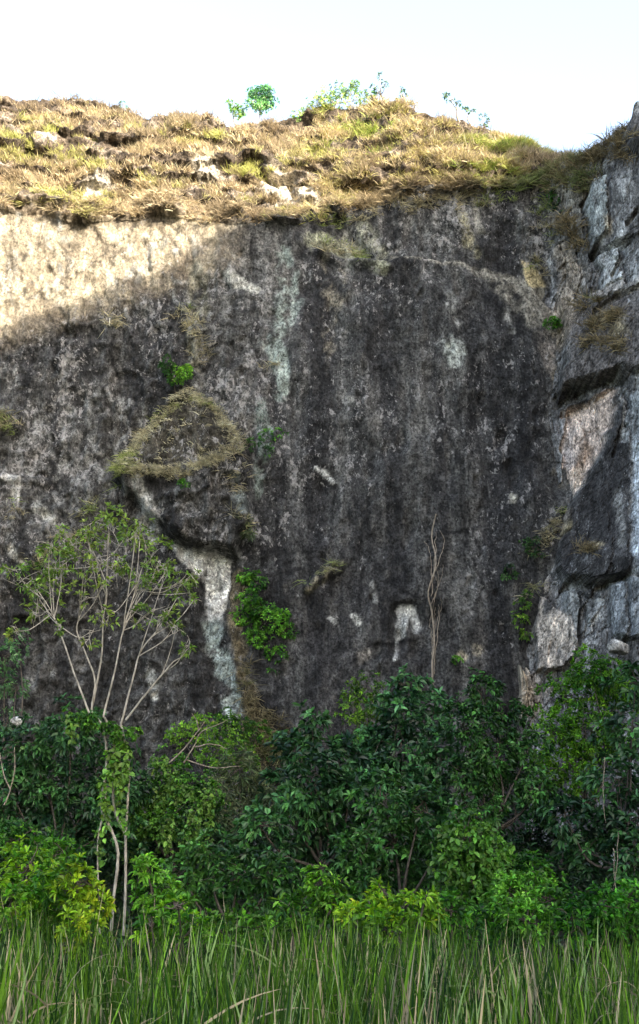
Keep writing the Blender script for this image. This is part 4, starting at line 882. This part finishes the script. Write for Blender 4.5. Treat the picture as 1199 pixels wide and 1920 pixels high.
def shard(name, label, outline, depth, thick, colr):
    """an angular slab: jittered outline, chamfered front, real thickness"""
    P = smooth_line(np.array([[a, b_, 0] for a, b_ in outline + outline[:1]], float), 60)[:-1, :2]; P = P * .6 + .4 * np.array([outline[int(i * len(outline) / len(P))] for i in range(len(P))]); n_ = len(P)
    P += rng.normal(0, .8, P.shape); c = P.mean(0); rings = []
    for f, dy in [(0, -.05), (.35, -.04), (.75, .0), (.93, .05), (1, .14), (1, thick * .6), (.97, thick)]:
        Q_ = np.array([at(*(c + (p - c) * f), depth) for p in P]); Q_[:, 1] += dy + .05 * rng.normal(0, 1, n_) * (f > 0) + .012 * (P[:, 0] - c[0]); rings.append(Q_)
    V = np.concatenate(rings); cc = np.tile((*colr, .2), (len(V), 1)); cc[:, :3] *= (1 + .3 * vnoise(V[:, 0] * 4, V[:, 2] * 3, None, 3))[:, None]
    i = np.arange(len(rings) - 1)[:, None] * n_; j = np.arange(n_)[None]; k = (j + 1) % n_
    return tag(mesh_np(name, V, [np.stack([i + j, i + k, i + k + n_, i + j + n_], -1).reshape(-1, 4)], M_ROCK2, col=cc), label, 'rock', 'thing')
shard('rock_shard', 'upright tan slab of rock leaning at the foot of the corner', [(973, 1246), (984, 1258), (1002, 1288), (999, 1335), (978, 1345)], 50, .5, (.36, .31, .24))

# bare branches
def bare(label, l_list, depth, r0, mat=M_ROOT):
    t_ = thing('bare_branch', label, 'branch', at(*l_list[0][0], depth))
    ls = [(smooth_line([at(a, b_, depth + i * .1) for a, b_ in l], 12, .02, rng), None) for i, l in enumerate(l_list)]
    V, Q = tubes([(p, np.linspace(r0, r0 * .4, len(p))) for p, _ in ls], 6); o = mesh_np('branch_wood', V, [Q], mat, t_, smooth=True); return t_
bare('pale bare forked branch in front of the yellowish shrub', [[(318, 1430), (345, 1405), (372, 1370), (385, 1350)], [(345, 1430), (362, 1400), (380, 1372), (430, 1350)], [(350, 1425), (400, 1440), (450, 1436)], [(372, 1370), (368, 1350), (360, 1338)], [(362, 1400), (400, 1395), (425, 1405)]], 36, .022)
bare('grey dead branch leaning at the left edge of the thicket', [[(8, 1510), (20, 1480), (28, 1430), (26, 1400)], [(20, 1480), (5, 1440), (2, 1410)]], 33, .022)
bare('thin dead stems hanging inside the dark tree at the right edge', [[(1134, 1420), (1132, 1480), (1135, 1540)], [(1150, 1590), (1152, 1640), (1155, 1680)], [(1160, 1560), (1158, 1620), (1150, 1670)]], 32, .013)

# ------------------------------------------------------------------ undergrowth filling the thicket floor
rng = np.random.default_rng(77)
n = 9000
uy = rng.uniform(20, 50, n); ux = rng.uniform(-1, 1, n) * (uy * .30 + 2); uz = ground_z(ux, uy) + rng.uniform(.1, 1, n) ** 1.2 * (1.1 + 1.3 * sst(22, 40, uy)) * (0.7 + .6 * vnoise(ux * .4, uy * .4, None, 3))
tone = rng.uniform(0, 1, (n, 1)); co = np.array((.008, .025, .008)) * (1 - tone) + np.array((.025, .06, .015)) * tone
V, Q, cc = rosettes(np.stack([ux, uy, uz], -1), rng.normal(0, .5, (n, 3)) + [0, -.3, .8], 7, .26, .10, rng, droop=.3, col=co)
tag(mesh_np('undergrowth', V, [Q], M_BROAD, col=cc), kind='stuff')

# ------------------------------------------------------------------ reeds
n = 22000
ry = 6.5 + 15.5 * rng.uniform(0, 1, n) ** .75; rx = rng.uniform(-1, 1, n) * (ry * .27 + 1.5)
dn = fbm(rx * .9, ry * .9, 3, 301); keep = dn + rng.normal(0, .35, n) > -.12; rx, ry = rx[keep], ry[keep]; n = len(rx)
cl = np.round(rx * 5) * .13 + np.round(ry * 5) * .71
hgt = (2.2 + .35 * fbm(rx * .45, ry * .3, 2, 303) + .25 * fbm(rx * 1.6, ry * 1.2, 2, 307)) * rng.uniform(.68, 1.27, n)
hgt *= 1.07 - .11 * sst(.3, 2.5, rx)
P = np.stack([rx, ry, ground_z(rx, ry)], -1)
hgt = np.minimum(hgt, 2.72 + .16 * sst(0, -3, rx) + rng.normal(0, .12, n))
dr = np.stack([rng.normal(0, .055, n) + .04 * np.sin(cl), rng.normal(0, .05, n), np.ones(n)], -1)
tone = np.clip(.5 + .5 * fbm(rx * .8, ry * .8, 2, 305) + rng.normal(0, .25, n), 0, 1)[:, None]
col = np.array((.010, .045, .004)) * (1 - tone) + np.array((.150, .315, .028)) * tone ** 1.8
pale = rng.uniform(0, 1, (n, 1)) < .11; col = np.where(pale, np.array((.27, .40, .15)), col)
dry = (rng.uniform(0, 1, n) + .28 * fbm(rx * 1.1, ry * 1.1, 2, 309) < .13)[:, None]; col = np.where(dry, np.array((.42, .36, .24)) * rng.uniform(.6, 1.25, (n, 1)), col)
V, Q, cc = blades(P, dr, hgt, rng.uniform(.026, .075, n), col * np.exp(rng.normal(0, .18, (n, 1))), rng, .22, 6)
m = 420                                                 # bent and broken leaves
by_ = 8.5 + 11 * rng.uniform(0, 1, m) ** .8; bx_ = rng.uniform(-1, 1, m) * (by_ * .27 + 1)
P2 = np.stack([bx_, by_, ground_z(bx_, by_) + rng.uniform(.9, 1.9, m)], -1); d2 = np.stack([rng.normal(0, .8, m), rng.normal(0, .4, m), rng.uniform(.3, 1, m)], -1)
c2 = np.where(rng.uniform(0, 1, (m, 1)) < .55, np.array((.36, .31, .20)), np.array((.16, .22, .08))) * rng.uniform(.6, 1.2, (m, 1))
V2, Q2, cc2 = blades(P2, d2, rng.uniform(.5, 1.1, m), rng.uniform(.012, .026, m), c2, rng, 1.1, 6)
tag(mesh_np('reeds', np.concatenate([V, V2]), [np.concatenate([Q, Q2 + len(V)])], M_GRASS, col=np.clip(np.concatenate([cc, cc2]), .01, .6)), kind='stuff')
